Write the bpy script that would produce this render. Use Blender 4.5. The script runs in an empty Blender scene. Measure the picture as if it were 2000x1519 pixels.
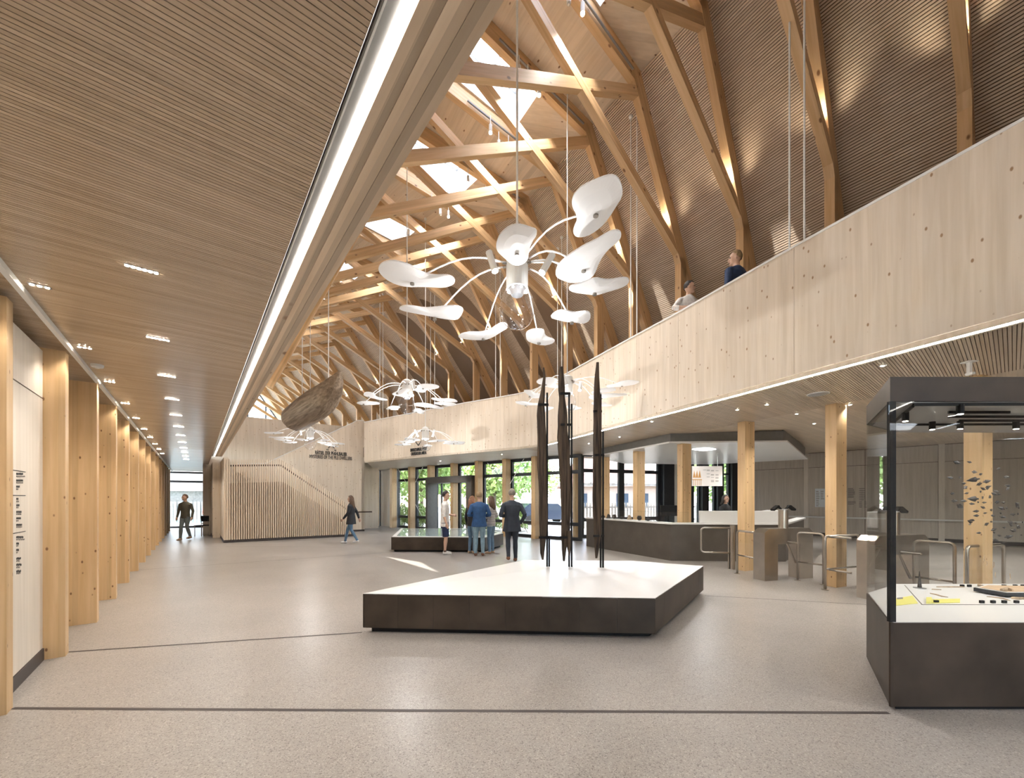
import bpy, bmesh, math, random
from mathutils import Matrix, Vector, kdtree
random.seed(7)
R = math.radians
scene = bpy.context.scene
col = scene.collection

# ---------------------------------------------------------------- camera
F, H, CX, HY = 778.0, 1.57, 1000.0, 975.0          # focal length in px, eye height, principal x, horizon y (2000x1519 frame)
cam = bpy.data.cameras.new('camera')
cam.sensor_width = 36.0
cam.lens = F * 36.0 / 2000.0
cam.shift_y = (HY - 759.5) / 2000.0
cam.clip_start, cam.clip_end = 0.05, 400
camo = bpy.data.objects.new('camera', cam)
camo.location = (0, 0, H)
camo.rotation_euler = (R(90), 0, 0)
col.objects.link(camo)
scene.camera = camo

TH = math.atan(618 / F)                              # the long left wall runs to a vanishing point at x = 382
U = Vector((-math.sin(TH), math.cos(TH), 0))
N = Vector((math.cos(TH), math.sin(TH), 0))
HALL = Matrix.Rotation(TH, 4, 'Z')                   # hall frame: local x = N (across), local y = U (along)

# ---------------------------------------------------------------- sky, sun, exposure
w = bpy.data.worlds.new('sky'); scene.world = w; w.use_nodes = True
nt = w.node_tree; bg = nt.nodes['Background']
sky = nt.nodes.new('ShaderNodeTexSky'); sky.sky_type = 'NISHITA'; sky.sun_disc = False
sky.sun_elevation = R(58); sky.air_density = 1.0; sky.dust_density = 1.5; sky.ozone_density = 1.2
tcn = nt.nodes.new('ShaderNodeTexCoord'); cn = nt.nodes.new('ShaderNodeTexNoise'); cn.inputs['Scale'].default_value = 3.2; cn.inputs['Detail'].default_value = 6
cr = nt.nodes.new('ShaderNodeValToRGB'); cr.color_ramp.elements[0].position = .42; cr.color_ramp.elements[1].position = .66
mxc = nt.nodes.new('ShaderNodeMix'); mxc.data_type = 'RGBA'; mxc.inputs[7].default_value = (5.0, 5.2, 5.5, 1)
nt.links.new(tcn.outputs['Generated'], cn.inputs['Vector']); nt.links.new(cn.outputs[0], cr.inputs[0]); nt.links.new(cr.outputs[0], mxc.inputs[0])
nt.links.new(sky.outputs[0], mxc.inputs[6]); nt.links.new(mxc.outputs[2], bg.inputs['Color'])
bg.inputs['Strength'].default_value = 0.85
sunl = bpy.data.lights.new('sun', 'SUN'); sunl.energy = 6.0; sunl.angle = R(.8); sunl.color = (1, .95, .87)
suno = bpy.data.objects.new('sun', sunl); col.objects.link(suno)
SUN = (U * .22 - N * .62 + Vector((0, 0, .74))).normalized()
suno.rotation_euler = SUN.to_track_quat('Z', 'Y').to_euler(); suno.location = (-20, 30, 40)
vs = scene.view_settings
vs.view_transform = 'Standard'; vs.look = 'None'; vs.gamma = 1.0; vs.use_curve_mapping = False
vs.exposure = 1.52
cy = scene.cycles
cy.use_denoising = True; cy.use_adaptive_sampling = True; cy.adaptive_threshold = .12; cy.adaptive_min_samples = 16; cy.max_bounces = 6; cy.diffuse_bounces = 3; cy.glossy_bounces = 2; cy.transmission_bounces = 4; cy.transparent_max_bounces = 14
cy.caustics_reflective = False; cy.caustics_refractive = False; cy.sample_clamp_indirect = 6.0; cy.use_light_tree = True

# ---------------------------------------------------------------- pixel helpers (direction only; distance from floor, wall or size)
def fl(px, py, z=0.0):
    d = (z - H) * F / (HY - py); return Vector(((px - CX) / F * d, d, z))
def atd(px, py, d): return Vector(((px - CX) / F * d, d, H + (HY - py) / F * d))
def zat(py, d): return H + (HY - py) / F * d
def onl(px, P, D):
    a = (px - CX) / F; t = (a * P[1] - P[0]) / (D[0] - a * D[1]); return Vector((P[0] + D[0] * t, P[1] + D[1] * t, 0))
def hall(n, c, z=0): v = N * n + U * c; return Vector((v.x, v.y, z))
def cn_(p): return U.dot(Vector((p[0], p[1], 0))), N.dot(Vector((p[0], p[1], 0)))
ORD = 'zeroth first second third fourth fifth sixth seventh eighth ninth tenth eleventh twelfth thirteenth fourteenth fifteenth sixteenth seventeenth eighteenth nineteenth twentieth twenty-first twenty-second twenty-third twenty-fourth twenty-fifth'.split()

# ---------------------------------------------------------------- materials
MAT = {}
def newmat(name):
    m = bpy.data.materials.new(name); m.use_nodes = True; MAT[name] = m
    nt = m.node_tree; return m, nt, nt.nodes['Principled BSDF']
def plain(name, c, rough=.5, metal=0, noise=0, nscale=8, spec=.5, coat=0):
    m, nt, b = newmat(name)
    b.inputs['Roughness'].default_value = rough; b.inputs['Metallic'].default_value = metal; b.inputs['Specular IOR Level'].default_value = spec
    b.inputs['Coat Weight'].default_value = coat
    tc = nt.nodes.new('ShaderNodeTexCoord'); nz = nt.nodes.new('ShaderNodeTexNoise'); nz.inputs['Scale'].default_value = nscale; nz.inputs['Detail'].default_value = 4
    rp = nt.nodes.new('ShaderNodeValToRGB'); k = noise
    rp.color_ramp.elements[0].position = .3; rp.color_ramp.elements[1].position = .7
    rp.color_ramp.elements[0].color = tuple(max(0, v * (1 - k)) for v in c) + (1,); rp.color_ramp.elements[1].color = tuple(min(1, v * (1 + k)) for v in c) + (1,)
    nt.links.new(tc.outputs['Object'], nz.inputs['Vector']); nt.links.new(nz.outputs[0], rp.inputs[0]); nt.links.new(rp.outputs[0], b.inputs['Base Color'])
    return m
def emit(name, c, s):
    m, nt, b = newmat(name); b.inputs['Base Color'].default_value = (*c, 1); b.inputs['Emission Color'].default_value = (*c, 1); b.inputs['Emission Strength'].default_value = s; return m
def wood(name, c1, c2, grain=0, strip=0, sdir=1, knot=0, rough=.5, sv=.12, fine=9.0, kcol=(.22, .11, .05), spec=.35, bump=0):
    """procedural timber: fibres along object axis `grain`, glued lamellas of width `strip` along axis `sdir`, knots"""
    m, nt, b = newmat(name); L = nt.links.new; A = nt.nodes.new
    b.inputs['Roughness'].default_value = rough; b.inputs['Specular IOR Level'].default_value = spec
    tc = A('ShaderNodeTexCoord'); oi = A('ShaderNodeObjectInfo'); mu = A('ShaderNodeMath'); mu.operation = 'MULTIPLY'; mu.inputs[1].default_value = 53.7
    L(oi.outputs['Random'], mu.inputs[0]); ad = A('ShaderNodeVectorMath'); ad.operation = 'ADD'; L(tc.outputs['Object'], ad.inputs[0]); L(mu.outputs[0], ad.inputs[1])
    mp = A('ShaderNodeMapping'); s = [fine, fine, fine]; s[grain] = fine * .05; mp.inputs['Scale'].default_value = s; L(ad.outputs[0], mp.inputs[0])
    nz = A('ShaderNodeTexNoise'); nz.inputs['Scale'].default_value = 2.2; nz.inputs['Detail'].default_value = 5; nz.inputs['Distortion'].default_value = .4; L(mp.outputs[0], nz.inputs['Vector'])
    rp = A('ShaderNodeValToRGB'); rp.color_ramp.elements[0].position = .32; rp.color_ramp.elements[1].position = .68
    rp.color_ramp.elements[0].color = (*c1, 1); rp.color_ramp.elements[1].color = (*c2, 1); L(nz.outputs[0], rp.inputs[0]); out = rp.outputs[0]
    if strip:
        sp = A('ShaderNodeSeparateXYZ'); L(ad.outputs[0], sp.inputs[0]); dv = A('ShaderNodeMath'); dv.operation = 'DIVIDE'; dv.inputs[1].default_value = strip; L(sp.outputs[sdir], dv.inputs[0])
        fr = A('ShaderNodeMath'); fr.operation = 'FLOOR'; L(dv.outputs[0], fr.inputs[0]); wn = A('ShaderNodeTexWhiteNoise'); wn.noise_dimensions = '1D'; L(fr.outputs[0], wn.inputs['W'])
        mr = A('ShaderNodeMapRange'); mr.inputs[3].default_value = 1 - sv; mr.inputs[4].default_value = 1 + sv * .6; L(wn.outputs['Value'], mr.inputs[0])
        ml = A('ShaderNodeMix'); ml.data_type = 'RGBA'; ml.blend_type = 'MULTIPLY'; ml.inputs[0].default_value = 1; L(out, ml.inputs[6]); L(mr.outputs[0], ml.inputs[7]); out = ml.outputs[2]
    if knot:
        mk = A('ShaderNodeMapping'); s = [knot] * 3; s[grain] = knot * .55; mk.inputs['Scale'].default_value = s; L(ad.outputs[0], mk.inputs[0])
        vo = A('ShaderNodeTexVoronoi'); vo.inputs['Scale'].default_value = 1; L(mk.outputs[0], vo.inputs['Vector'])
        kr = A('ShaderNodeValToRGB'); kr.color_ramp.elements[0].position = .07; kr.color_ramp.elements[1].position = .13
        kr.color_ramp.elements[0].color = (.0, .0, .0, 1); kr.color_ramp.elements[1].color = (1, 1, 1, 1); L(vo.outputs['Distance'], kr.inputs[0])
        mx = A('ShaderNodeMix'); mx.data_type = 'RGBA'; mx.inputs[6].default_value = (*kcol, 1); L(kr.outputs[0], mx.inputs[0]); L(out, mx.inputs[7]); out = mx.outputs[2]
    L(out, b.inputs['Base Color'])
    if bump:
        bp = A('ShaderNodeBump'); bp.inputs['Strength'].default_value = bump; bp.inputs['Distance'].default_value = .02; L(nz.outputs[0], bp.inputs['Height']); L(bp.outputs[0], b.inputs['Normal'])
    return m
def glassm(name, tint=(1, 1, 1), refl=1.0, ior=1.45):
    m = bpy.data.materials.new(name); m.use_nodes = True; MAT[name] = m; nt = m.node_tree; nt.nodes.clear(); A = nt.nodes.new; L = nt.links.new
    o = A('ShaderNodeOutputMaterial'); t = A('ShaderNodeBsdfTransparent'); t.inputs[0].default_value = (*tint, 1); g = A('ShaderNodeBsdfGlossy'); g.inputs['Roughness'].default_value = .0
    f = A('ShaderNodeFresnel'); ge = A('ShaderNodeNewGeometry'); mr = A('ShaderNodeMapRange'); mr.inputs[3].default_value = ior; mr.inputs[4].default_value = 1 / ior; L(ge.outputs['Backfacing'], mr.inputs[0]); L(mr.outputs[0], f.inputs[0]); mm = A('ShaderNodeMath'); mm.operation = 'MULTIPLY'; mm.inputs[1].default_value = refl; mx = A('ShaderNodeMixShader')
    L(f.outputs[0], mm.inputs[0]); L(mm.outputs[0], mx.inputs[0]); L(t.outputs[0], mx.inputs[1]); L(g.outputs[0], mx.inputs[2]); L(mx.outputs[0], o.inputs[0]); return m

wood('ceil_wood', (.46, .345, .235), (.58, .45, .325), grain=0, strip=.021, sdir=1, rough=.24, sv=.10, spec=.5)
wood('soffit_wood', (.56, .455, .335), (.66, .55, .425), grain=0, strip=.03, sdir=1, rough=.4, sv=.10)
wood('roof_slat', (.56, .445, .33), (.68, .555, .43), grain=0, rough=.55, sv=.15)
wood('roof_board', (.66, .54, .41), (.75, .63, .50), grain=0, strip=.14, sdir=1, knot=5.5, rough=.55, sv=.12)
wood('glulam', (.58, .37, .185), (.69, .47, .265), grain=0, strip=.04, sdir=2, knot=4.5, rough=.45, sv=.10)
wood('glulam_pale', (.60, .465, .33), (.70, .565, .425), grain=0, strip=.068, sdir=1, knot=3.2, rough=.4, sv=.34)
wood('column_wood', (.60, .40, .205), (.71, .50, .28), grain=2, strip=.05, sdir=0, knot=11, rough=.42, sv=.10)
wood('spruce_panel', (.70, .60, .475), (.79, .695, .58), grain=2, strip=.09, sdir=0, knot=9, rough=.5, sv=.05, kcol=(.36, .22, .12))
wood('white_panel', (.68, .62, .54), (.75, .69, .615), grain=2, strip=.06, sdir=1, rough=.5, sv=.06)
wood('grey_panel', (.52, .465, .40), (.60, .545, .48), grain=2, strip=.06, sdir=0, rough=.5, sv=.06)
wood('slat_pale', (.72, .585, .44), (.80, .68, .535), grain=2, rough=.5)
wood('old_wood', (.016, .012, .010), (.10, .07, .048), grain=2, rough=.75, fine=13, spec=.25, bump=1.0)
wood('canoe_wood', (.15, .105, .068), (.33, .25, .175), grain=1, rough=.8, fine=9, knot=2.2, bump=.8)
plain('dark_gap', (.06, .035, .02), .8)
plain('groove', (.16, .10, .055), .8)
plain('roof_gap', (.20, .135, .085), .8)
plain('shaft_white', (.86, .85, .81), .6, noise=.06, nscale=2)
plain('white_paint', (.82, .82, .80), .45)
plain('petal_white', (.93, .94, .94), .5)
pm = MAT['petal_white'].node_tree; tl_ = pm.nodes.new('ShaderNodeBsdfTranslucent'); tl_.inputs[0].default_value = (.96, .97, .98, 1); mxs = pm.nodes.new('ShaderNodeMixShader'); mxs.inputs[0].default_value = .5
pm.links.new(pm.nodes['Principled BSDF'].outputs[0], mxs.inputs[1]); pm.links.new(tl_.outputs[0], mxs.inputs[2]); pm.links.new(mxs.outputs[0], pm.nodes['Material Output'].inputs[0])
plain('counter_white', (.76, .76, .745), .3)
plain('steel', (.48, .44, .39), .28, metal=1, noise=.10, nscale=3)
plain('steel_dark', (.36, .33, .29), .35, metal=1, noise=.08, nscale=3)
plain('alu', (.55, .56, .57), .35, metal=1)
plain('black_metal', (.010, .010, .011), .6, spec=.2)
plain('frame_dark', (.022, .026, .032), .4)
plain('portal_grey', (.11, .10, .09), .45, noise=.1)
plain('bronze', (.052, .038, .028), .45, metal=.15, noise=.40, nscale=2.2, spec=.35)
plain('skirting', (.05, .04, .038), .5)
plain('track_grey', (.22, .21, .20), .4)
plain('paper', (.75, .80, .84), .6)
plain('ink', (.03, .03, .03), .6)
plain('ink_soft', (.20, .18, .16), .6)
plain('red_print', (.45, .04, .04), .6)
plain('yellow_label', (.72, .68, .18), .5)
plain('sand_tray', (.55, .40, .26), .8, noise=.1)
plain('flint', (.045, .04, .036), .45, noise=.4, nscale=30)
plain('bone', (.40, .30, .20), .6, noise=.3, nscale=30)
plain('plastic_white', (.78, .78, .76), .4)
plain('rubber', (.02, .02, .02), .7)
emit('led', (1, .95, .88), 9.0)
emit('led_soft', (1, .95, .88), 14.0)
emit('lamp_spot', (1, .90, .75), 60.0)
emit('lamp_cool', (.95, .98, 1), 14.0)
for q in ('lamp_spot', 'lamp_cool'): MAT[q].cycles.emission_sampling = 'NONE'      # their light comes from the lamps themselves
glassm('glass', (.97, .985, .98), .8)
glassm('case_glass', (.985, .99, .987), .55, 1.45)
glassm('sky_glass', (.95, .97, 1), .6)
glassm('bulb_glass', (.97, .97, .985), 1.5, 1.6)

def terrazzo():
    m, nt, b = newmat('terrazzo'); A = nt.nodes.new; L = nt.links.new
    tc = A('ShaderNodeTexCoord'); v = A('ShaderNodeTexVoronoi'); v.inputs['Scale'].default_value = 150; L(tc.outputs['Object'], v.inputs['Vector'])
    r = A('ShaderNodeValToRGB'); e = r.color_ramp.elements; e[0].position = 0; e[0].color = (.16, .145, .13, 1); e[1].position = 1; e[1].color = (.46, .43, .395, 1)
    for p, c in ((.12, (.23, .21, .19)), (.2, (.30, .277, .252)), (.88, (.33, .305, .28))):
        x = e.new(p); x.color = (*c, 1)
    sp = A('ShaderNodeSeparateColor'); L(v.outputs['Color'], sp.inputs[0]); L(sp.outputs[0], r.inputs[0])
    n = A('ShaderNodeTexNoise'); n.inputs['Scale'].default_value = 1.1; n.inputs['Detail'].default_value = 5; L(tc.outputs['Object'], n.inputs['Vector'])
    mr = A('ShaderNodeMapRange'); mr.inputs[1].default_value = .3; mr.inputs[2].default_value = .7; mr.inputs[3].default_value = .93; mr.inputs[4].default_value = 1.06; L(n.outputs[0], mr.inputs[0])
    mx = A('ShaderNodeMix'); mx.data_type = 'RGBA'; mx.blend_type = 'MULTIPLY'; mx.inputs[0].default_value = 1; L(r.outputs[0], mx.inputs[6]); L(mr.outputs[0], mx.inputs[7]); L(mx.outputs[2], b.inputs['Base Color'])
    b.inputs['Roughness'].default_value = .32; b.inputs['Specular IOR Level'].default_value = .5
terrazzo()

# ---------------------------------------------------------------- mesh helpers
WM = {}
def link(o, parent=None, mw=None):
    col.objects.link(o); mw = mw or Matrix.Identity(4)
    if parent is not None:
        o.parent = parent; o.matrix_parent_inverse = WM[parent.name].inverted()
    o.matrix_basis = mw; WM[o.name] = mw.copy(); return o
def tag(o, label=None, cat=None, group=None, kind=None):
    if label: o['label'] = label
    if cat: o['category'] = cat
    if group: o['group'] = group
    if kind: o['kind'] = kind
    return o
def empty(name, loc, label=None, cat=None, group=None, kind=None):
    o = bpy.data.objects.new(name, None); o.empty_display_size = .1
    return tag(link(o, None, Matrix.Translation(Vector(loc))), label, cat, group, kind)
class MB:
    def __init__(s): s.v = []; s.f = []; s.m = []; s.mi = 0
    def add(s, vs, fs):
        o = len(s.v); s.v += [tuple(p) for p in vs]; s.f += [tuple(i + o for i in q) for q in fs]; s.m += [s.mi] * len(fs); return s
    def box(s, x0, x1, y0, y1, z0, z1):
        return s.add([(x0, y0, z0), (x1, y0, z0), (x1, y1, z0), (x0, y1, z0), (x0, y0, z1), (x1, y0, z1), (x1, y1, z1), (x0, y1, z1)],
                     [(3, 2, 1, 0), (4, 5, 6, 7), (0, 1, 5, 4), (1, 2, 6, 5), (2, 3, 7, 6), (3, 0, 4, 7)])
    def hexa(s, P): return s.add(P, [(3, 2, 1, 0), (4, 5, 6, 7), (0, 1, 5, 4), (1, 2, 6, 5), (2, 3, 7, 6), (3, 0, 4, 7)])
    def bar(s, p, q, w, h, up=(0, 0, 1)):
        p, q = Vector(p), Vector(q); d = (q - p).normalized(); up = Vector(up)
        if abs(d.dot(up)) > .99: up = Vector((0, 1, 0))
        a = d.cross(up).normalized(); b = a.cross(d).normalized(); a *= w / 2; b *= h / 2
        return s.hexa([p - a - b, p + a - b, q + a - b, q - a - b, p - a + b, p + a + b, q + a + b, q - a + b])
    def prism(s, poly, z0, z1):
        n = len(poly); vs = [(p[0], p[1], z0) for p in poly] + [(p[0], p[1], z1) for p in poly]
        ar = sum(poly[i][0] * poly[(i + 1) % n][1] - poly[(i + 1) % n][0] * poly[i][1] for i in range(n))
        f = [tuple(range(n))[::-1], tuple(range(n, 2 * n))] + [(i, (i + 1) % n, n + (i + 1) % n, n + i) for i in range(n)]
        if ar < 0: f = [q[::-1] for q in f]
        return s.add(vs, f)
    def tube(s, path, r, seg=8, cap=True, closed=False):
        P = [Vector(p) for p in path]; n = len(P); rr = r if isinstance(r, (list, tuple)) else [r] * n; vs = []; ref = None
        for i in range(n):
            if closed: t = P[(i + 1) % n] - P[i - 1]
            else: t = P[min(i + 1, n - 1)] - P[max(i - 1, 0)]
            t.normalize()
            if ref is None: ref = Vector((0, 0, 1)) if abs(t.z) < .9 else Vector((1, 0, 0))
            a = t.cross(ref).normalized(); b = a.cross(t).normalized(); ref = b
            for j in range(seg):
                q = 2 * math.pi * j / seg; vs.append(P[i] + (a * math.cos(q) + b * math.sin(q)) * rr[i])
        fs = [(i * seg + j, i * seg + (j + 1) % seg, (i + 1) * seg + (j + 1) % seg, (i + 1) * seg + j) for i in range(n - 1) for j in range(seg)]
        if closed: fs += [((n - 1) * seg + j, (n - 1) * seg + (j + 1) % seg, (j + 1) % seg, j) for j in range(seg)]
        elif cap: fs += [tuple(range(seg))[::-1], tuple((n - 1) * seg + j for j in range(seg))]
        return s.add(vs, fs)
    def lathe(s, prof, c=(0, 0, 0), seg=24, cap=True):
        vs = []; c = Vector(c)
        for r, z in prof:
            for j in range(seg):
                q = 2 * math.pi * j / seg; vs.append((c.x + r * math.cos(q), c.y + r * math.sin(q), c.z + z))
        n = len(prof); fs = [(i * seg + j, i * seg + (j + 1) % seg, (i + 1) * seg + (j + 1) % seg, (i + 1) * seg + j) for i in range(n - 1) for j in range(seg)]
        if cap: fs += [tuple(range(seg))[::-1], tuple((n - 1) * seg + j for j in range(seg))]
        return s.add(vs, fs)
    def ell(s, c, rx, ry, rz, rot=None, seg=12, ring=8):
        c = Vector(c); vs = []; fs = []
        for i in range(ring + 1):
            a = math.pi * i / ring
            for j in range(seg):
                q = 2 * math.pi * j / seg; v = Vector((rx * math.sin(a) * math.cos(q), ry * math.sin(a) * math.sin(q), rz * math.cos(a)))
                vs.append(c + (rot @ v if rot else v))
        for i in range(ring):
            for j in range(seg): fs.append((i * seg + j, (i + 1) * seg + j, (i + 1) * seg + (j + 1) % seg, i * seg + (j + 1) % seg))
        return s.add(vs, fs)
    def build(s, name, mat, parent=None, mw=None, smooth=False, **kw):
        me = bpy.data.meshes.new(name)
        if mw is not None and kw.pop('world', False):
            inv = mw.inverted(); vs = [inv @ Vector(p) for p in s.v]
        else: kw.pop('world', None); vs = s.v
        me.from_pydata([tuple(p) for p in vs], [], s.f)
        mats = mat if isinstance(mat, (list, tuple)) else [mat]
        for m in mats: me.materials.append(MAT[m])
        if len(mats) > 1: me.polygons.foreach_set('material_index', s.m)
        if smooth: me.polygons.foreach_set('use_smooth', [True] * len(me.polygons))
        me.update()
        return tag(link(bpy.data.objects.new(name, me), parent, mw), **kw)
def beam(name, p, q, w, h, mat, parent=None, up=(0, 0, 1), ext=0, **kw):
    """a straight timber whose object x axis runs along it, so the grain does too (w across, h along `up`)"""
    p, q = Vector(p), Vector(q); d = (q - p); L = d.length; d.normalize(); up = Vector(up)
    if abs(d.dot(up)) > .99: up = Vector((0, 1, 0))
    y = up.cross(d).normalized(); z = d.cross(y)
    mw = Matrix((( d.x, y.x, z.x, p.x), (d.y, y.y, z.y, p.y), (d.z, y.z, z.z, p.z), (0, 0, 0, 1)))
    return MB().box(-ext, L + ext, -w / 2, w / 2, -h / 2, h / 2).build(name, mat, parent, mw, **kw)
def along(p, q):
    p, q = Vector((p[0], p[1], 0)), Vector((q[0], q[1], 0)); d = (q - p); L = d.length; a = math.atan2(d.y, d.x)
    return Matrix.Translation(p) @ Matrix.Rotation(a, 4, 'Z'), L
def wallbox(name, p, q, z0, z1, t, mat, parent=None, off=0, x0=0, x1=None, **kw):
    mw, L = along(p, q); return MB().box(x0, L if x1 is None else x1, off, off + t, z0, z1).build(name, mat, parent, mw, **kw)
def copy_tree(o, parent=None):
    c = o.copy(); col.objects.link(c)
    if parent is not None:
        c.parent = parent; c.matrix_parent_inverse = o.matrix_parent_inverse.copy()
    for ch in list(o.children): copy_tree(ch, c)
    return c
def point(name, loc, e, colr=(1, .9, .78), r=.05, spot=None, aim=(0, 0, -1), blend=.6, parent=None):
    l = bpy.data.lights.new(name, 'SPOT' if spot else 'POINT'); l.energy = e; l.color = colr; l.shadow_soft_size = r
    o = bpy.data.objects.new(name, l); col.objects.link(o); o.location = loc
    if spot: l.spot_size = R(spot); l.spot_blend = blend; o.rotation_euler = (-Vector(aim)).to_track_quat('Z', 'Y').to_euler()
    return o
# ================================================================ SETTING
# ---- floor
flo = MB().prism([hall(-2.2, -6), (9, -9), (22, -4), (24, 12), (13.2, 18.2), (9, 20.5), (2.4, 16.6), (1.2, 16.5), (-8.2, 24.2), (-14, 28), hall(-2.2, 28.5)], -.12, 0).build('floor', 'terrazzo', kind='structure', label='beige speckled terrazzo floor of the hall', )
def strip_on_floor(pts, wd=.022):
    mb = MB()
    for a, b in zip(pts, pts[1:]):
        d = (b - a).normalized(); s = Vector((-d.y, d.x, 0)) * wd / 2
        mb.add([a - s, b - s, b + s, a + s], [(0, 1, 2, 3)])
    mb.v = [(v[0], v[1], .0015) for v in mb.v]; mb.build('joint_strip', 'skirting', flo)
for pts, wd in (([(24, 1383), (700, 1387), (1736, 1392)], .034), ([(133, 1273), (707, 1235)], .03), ([(1376, 1163), (1700, 1181)], .02), ([(270, 1113), (795, 1076)], .02), ([(440, 1067), (672, 1068.5)], .02), ([(317, 1054.5), (348, 1054)], .03)):
    strip_on_floor([fl(*p) for p in pts], wd)

# ---- left wall, columns, ceiling, long beam (hall frame)
CH = 3.10
wl = MB().box(-1.60, -1.38, -6, 28, 0, CH).build('wall_left', 'spruce_panel', None, HALL, kind='structure', label='pale timber wall behind the row of columns')
for a, b in ((-6, -.05), (0.05, 1.55), (1.65, 3.1), (3.2, 4.58), (4.70, 5.90)):
    for z0, z1 in ((.12, 2.55), (2.562, 3.02)): MB().box(-1.38, -1.17, a, b, z0, z1).build('panel', 'white_panel', wl, HALL)
    MB().box(-1.38, -1.18, a, b, 2.548, 2.564).build('shadow_gap', 'dark_gap', wl, HALL)
bb = MB().box(-1.37, -1.16, -6, 5.9, 0, .115).build('baseboard_left', 'skirting', None, HALL, kind='structure', label='dark baseboard under the white panels')
MB().box(-1.00, -.965, -6, 28, CH - .045, CH - .001).build('trim_1', 'white_paint', None, HALL, kind='structure', label='thin white edge trim along the slatted ceiling')
cs = [4.70, 6.03, 7.40, 8.95, 10.50, 12.08, 13.62, 15.16] + [16.72 + 1.55 * i for i in range(7)]
for i, c in enumerate(cs):
    deep = 1.38
    txt = 'leftmost glulam column, cut by the photo edge beside the white text panel' if i == 0 else ('glulam column on the far side of the white text panel' if i == 1 else f'glulam column of the left wall, {ORD[i + 1]} counted from the photo edge')
    fn = {0: -1.08, 1: -1.02}.get(i, -.985)
    mw = HALL @ Matrix.Translation((fn, c, 0))
    MB().box(-deep - fn, 0, -.13, 0, 0, CH - .05).build('timber_column', 'column_wood', None, mw, label=txt, cat='column', group='columns along the left wall')
cei = MB().box(-1.60, .445, -6, 28, CH + .03, CH + .30).build('ceiling_left', 'groove', None, HALL, kind='structure', label='low slatted timber ceiling over the passage')
MB().box(-1.60, .445, 15.6, 28, CH + .004, CH + .04).build('ceiling_board', 'ceil_wood', cei, HALL)
sl = MB().box(-1.40, .44, -.0094, .0094, 0, .03)
me0 = None
for i in range(150):
    mw = HALL @ Matrix.Translation((0, 1.0 + .0225 * i, CH))
    if me0 is None: o = sl.build('slat', 'ceil_wood', cei, mw); me0 = o.data
    else: link(bpy.data.objects.new('slat', me0), cei, mw)
mb = MB(); c = 1.0 + .0225 * 150
while c < 15.6: mb.box(-1.40, .44, c - .0094, c + .0094, CH, CH + .03); c += .0225
c = 1.0 - .0225
while c > -6: mb.box(-1.40, .44, c - .0094, c + .0094, CH, CH + .03); c -= .0225
mb.build('slat_field', 'ceil_wood', cei, HALL, kind='stuff')
# track + LED channel and glulam beam
ch = MB().box(.447, .53, -6, 17.55, CH - .004, CH + .02).build('trim_2', 'track_grey', None, HALL, kind='structure', label='grey metal track channel beside the long light strip')
MB().box(.452, .458, -6, 17.55, CH - .008, CH - .004).build('edge_bead', 'white_paint', ch, HALL)
led = MB().box(.498, .528, -6, 17.5, CH - .012, CH - .004).build('led_light_strip', 'led', None, HALL, label='long white LED light strip along the big glulam beam', cat='light strip')
bm_ = empty('glulam_beam', hall(.6, 17.5, CH), 'long pale glulam beam edging the low ceiling beside the light strip', 'beam')
LONG = HALL @ Matrix.Rotation(R(90), 4, 'Z')            # object x runs along the hall
for i in range(6):
    x0 = .533 + i * .034
    MB().box(-6, 17.55, -x0 - .0335, -x0, CH - .012 + .003 * (i % 2), CH + .9).build('lamella', 'glulam_pale', bm_, LONG)
# recessed downlights in the passage ceiling
def downlight_bar(n, c, z, ln, k, label, group, e=9):
    r = empty('recessed_downlight', hall(n, c, z), label, 'downlight', group)
    MB().box(n - ln / 2, n + ln / 2, c - .02, c + .02, z - .004, z + .006).build('frame', 'alu', r, HALL)
    for i in range(k):
        x = n - ln / 2 + ln * (i + .5) / k
        MB().lathe([(.011, 0), (.011, .004)], (x, c, z - .007), 8).build('lamp', 'lamp_spot', r, HALL)
    if e: point('down_spot', hall(n, c, z - .03), e, r=.02, spot=120)
    return r
for i in range(12):
    downlight_bar(-.28, 3.6 + 1.46 * i, CH, .17, 6, f'six-lamp recessed downlight in slatted ceiling, {ORD[i + 1]} of the row nearer the light strip', 'downlights of the passage', 22)
for i in range(10):
    downlight_bar(-.875, 4.34 + 1.48 * i, CH, .11, 3, f'short three-lamp recessed downlight near the columns, {ORD[i + 1]} of its row', 'downlights of the passage', 7)
for c in (.7, 2.1, -1.0, -2.6): point('down_spot', hall(-.28, c, CH - .03), 22, r=.02, spot=120)
sd = empty('smoke_detector', atd(190, 716, 4.4), 'small white smoke detector on the slatted ceiling near the columns', 'smoke detector')
p = fl(190, 712, CH); MB().lathe([(.05, 0), (.055, .015), (.055, .03)], (p.x, p.y, CH - .03), 16).build('detector_body', 'plastic_white', sd)
MB().lathe([(.02, -.012), (.03, 0)], (p.x, p.y, CH - .03), 12).build('sensor_cap', 'plastic_white', sd)

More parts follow.
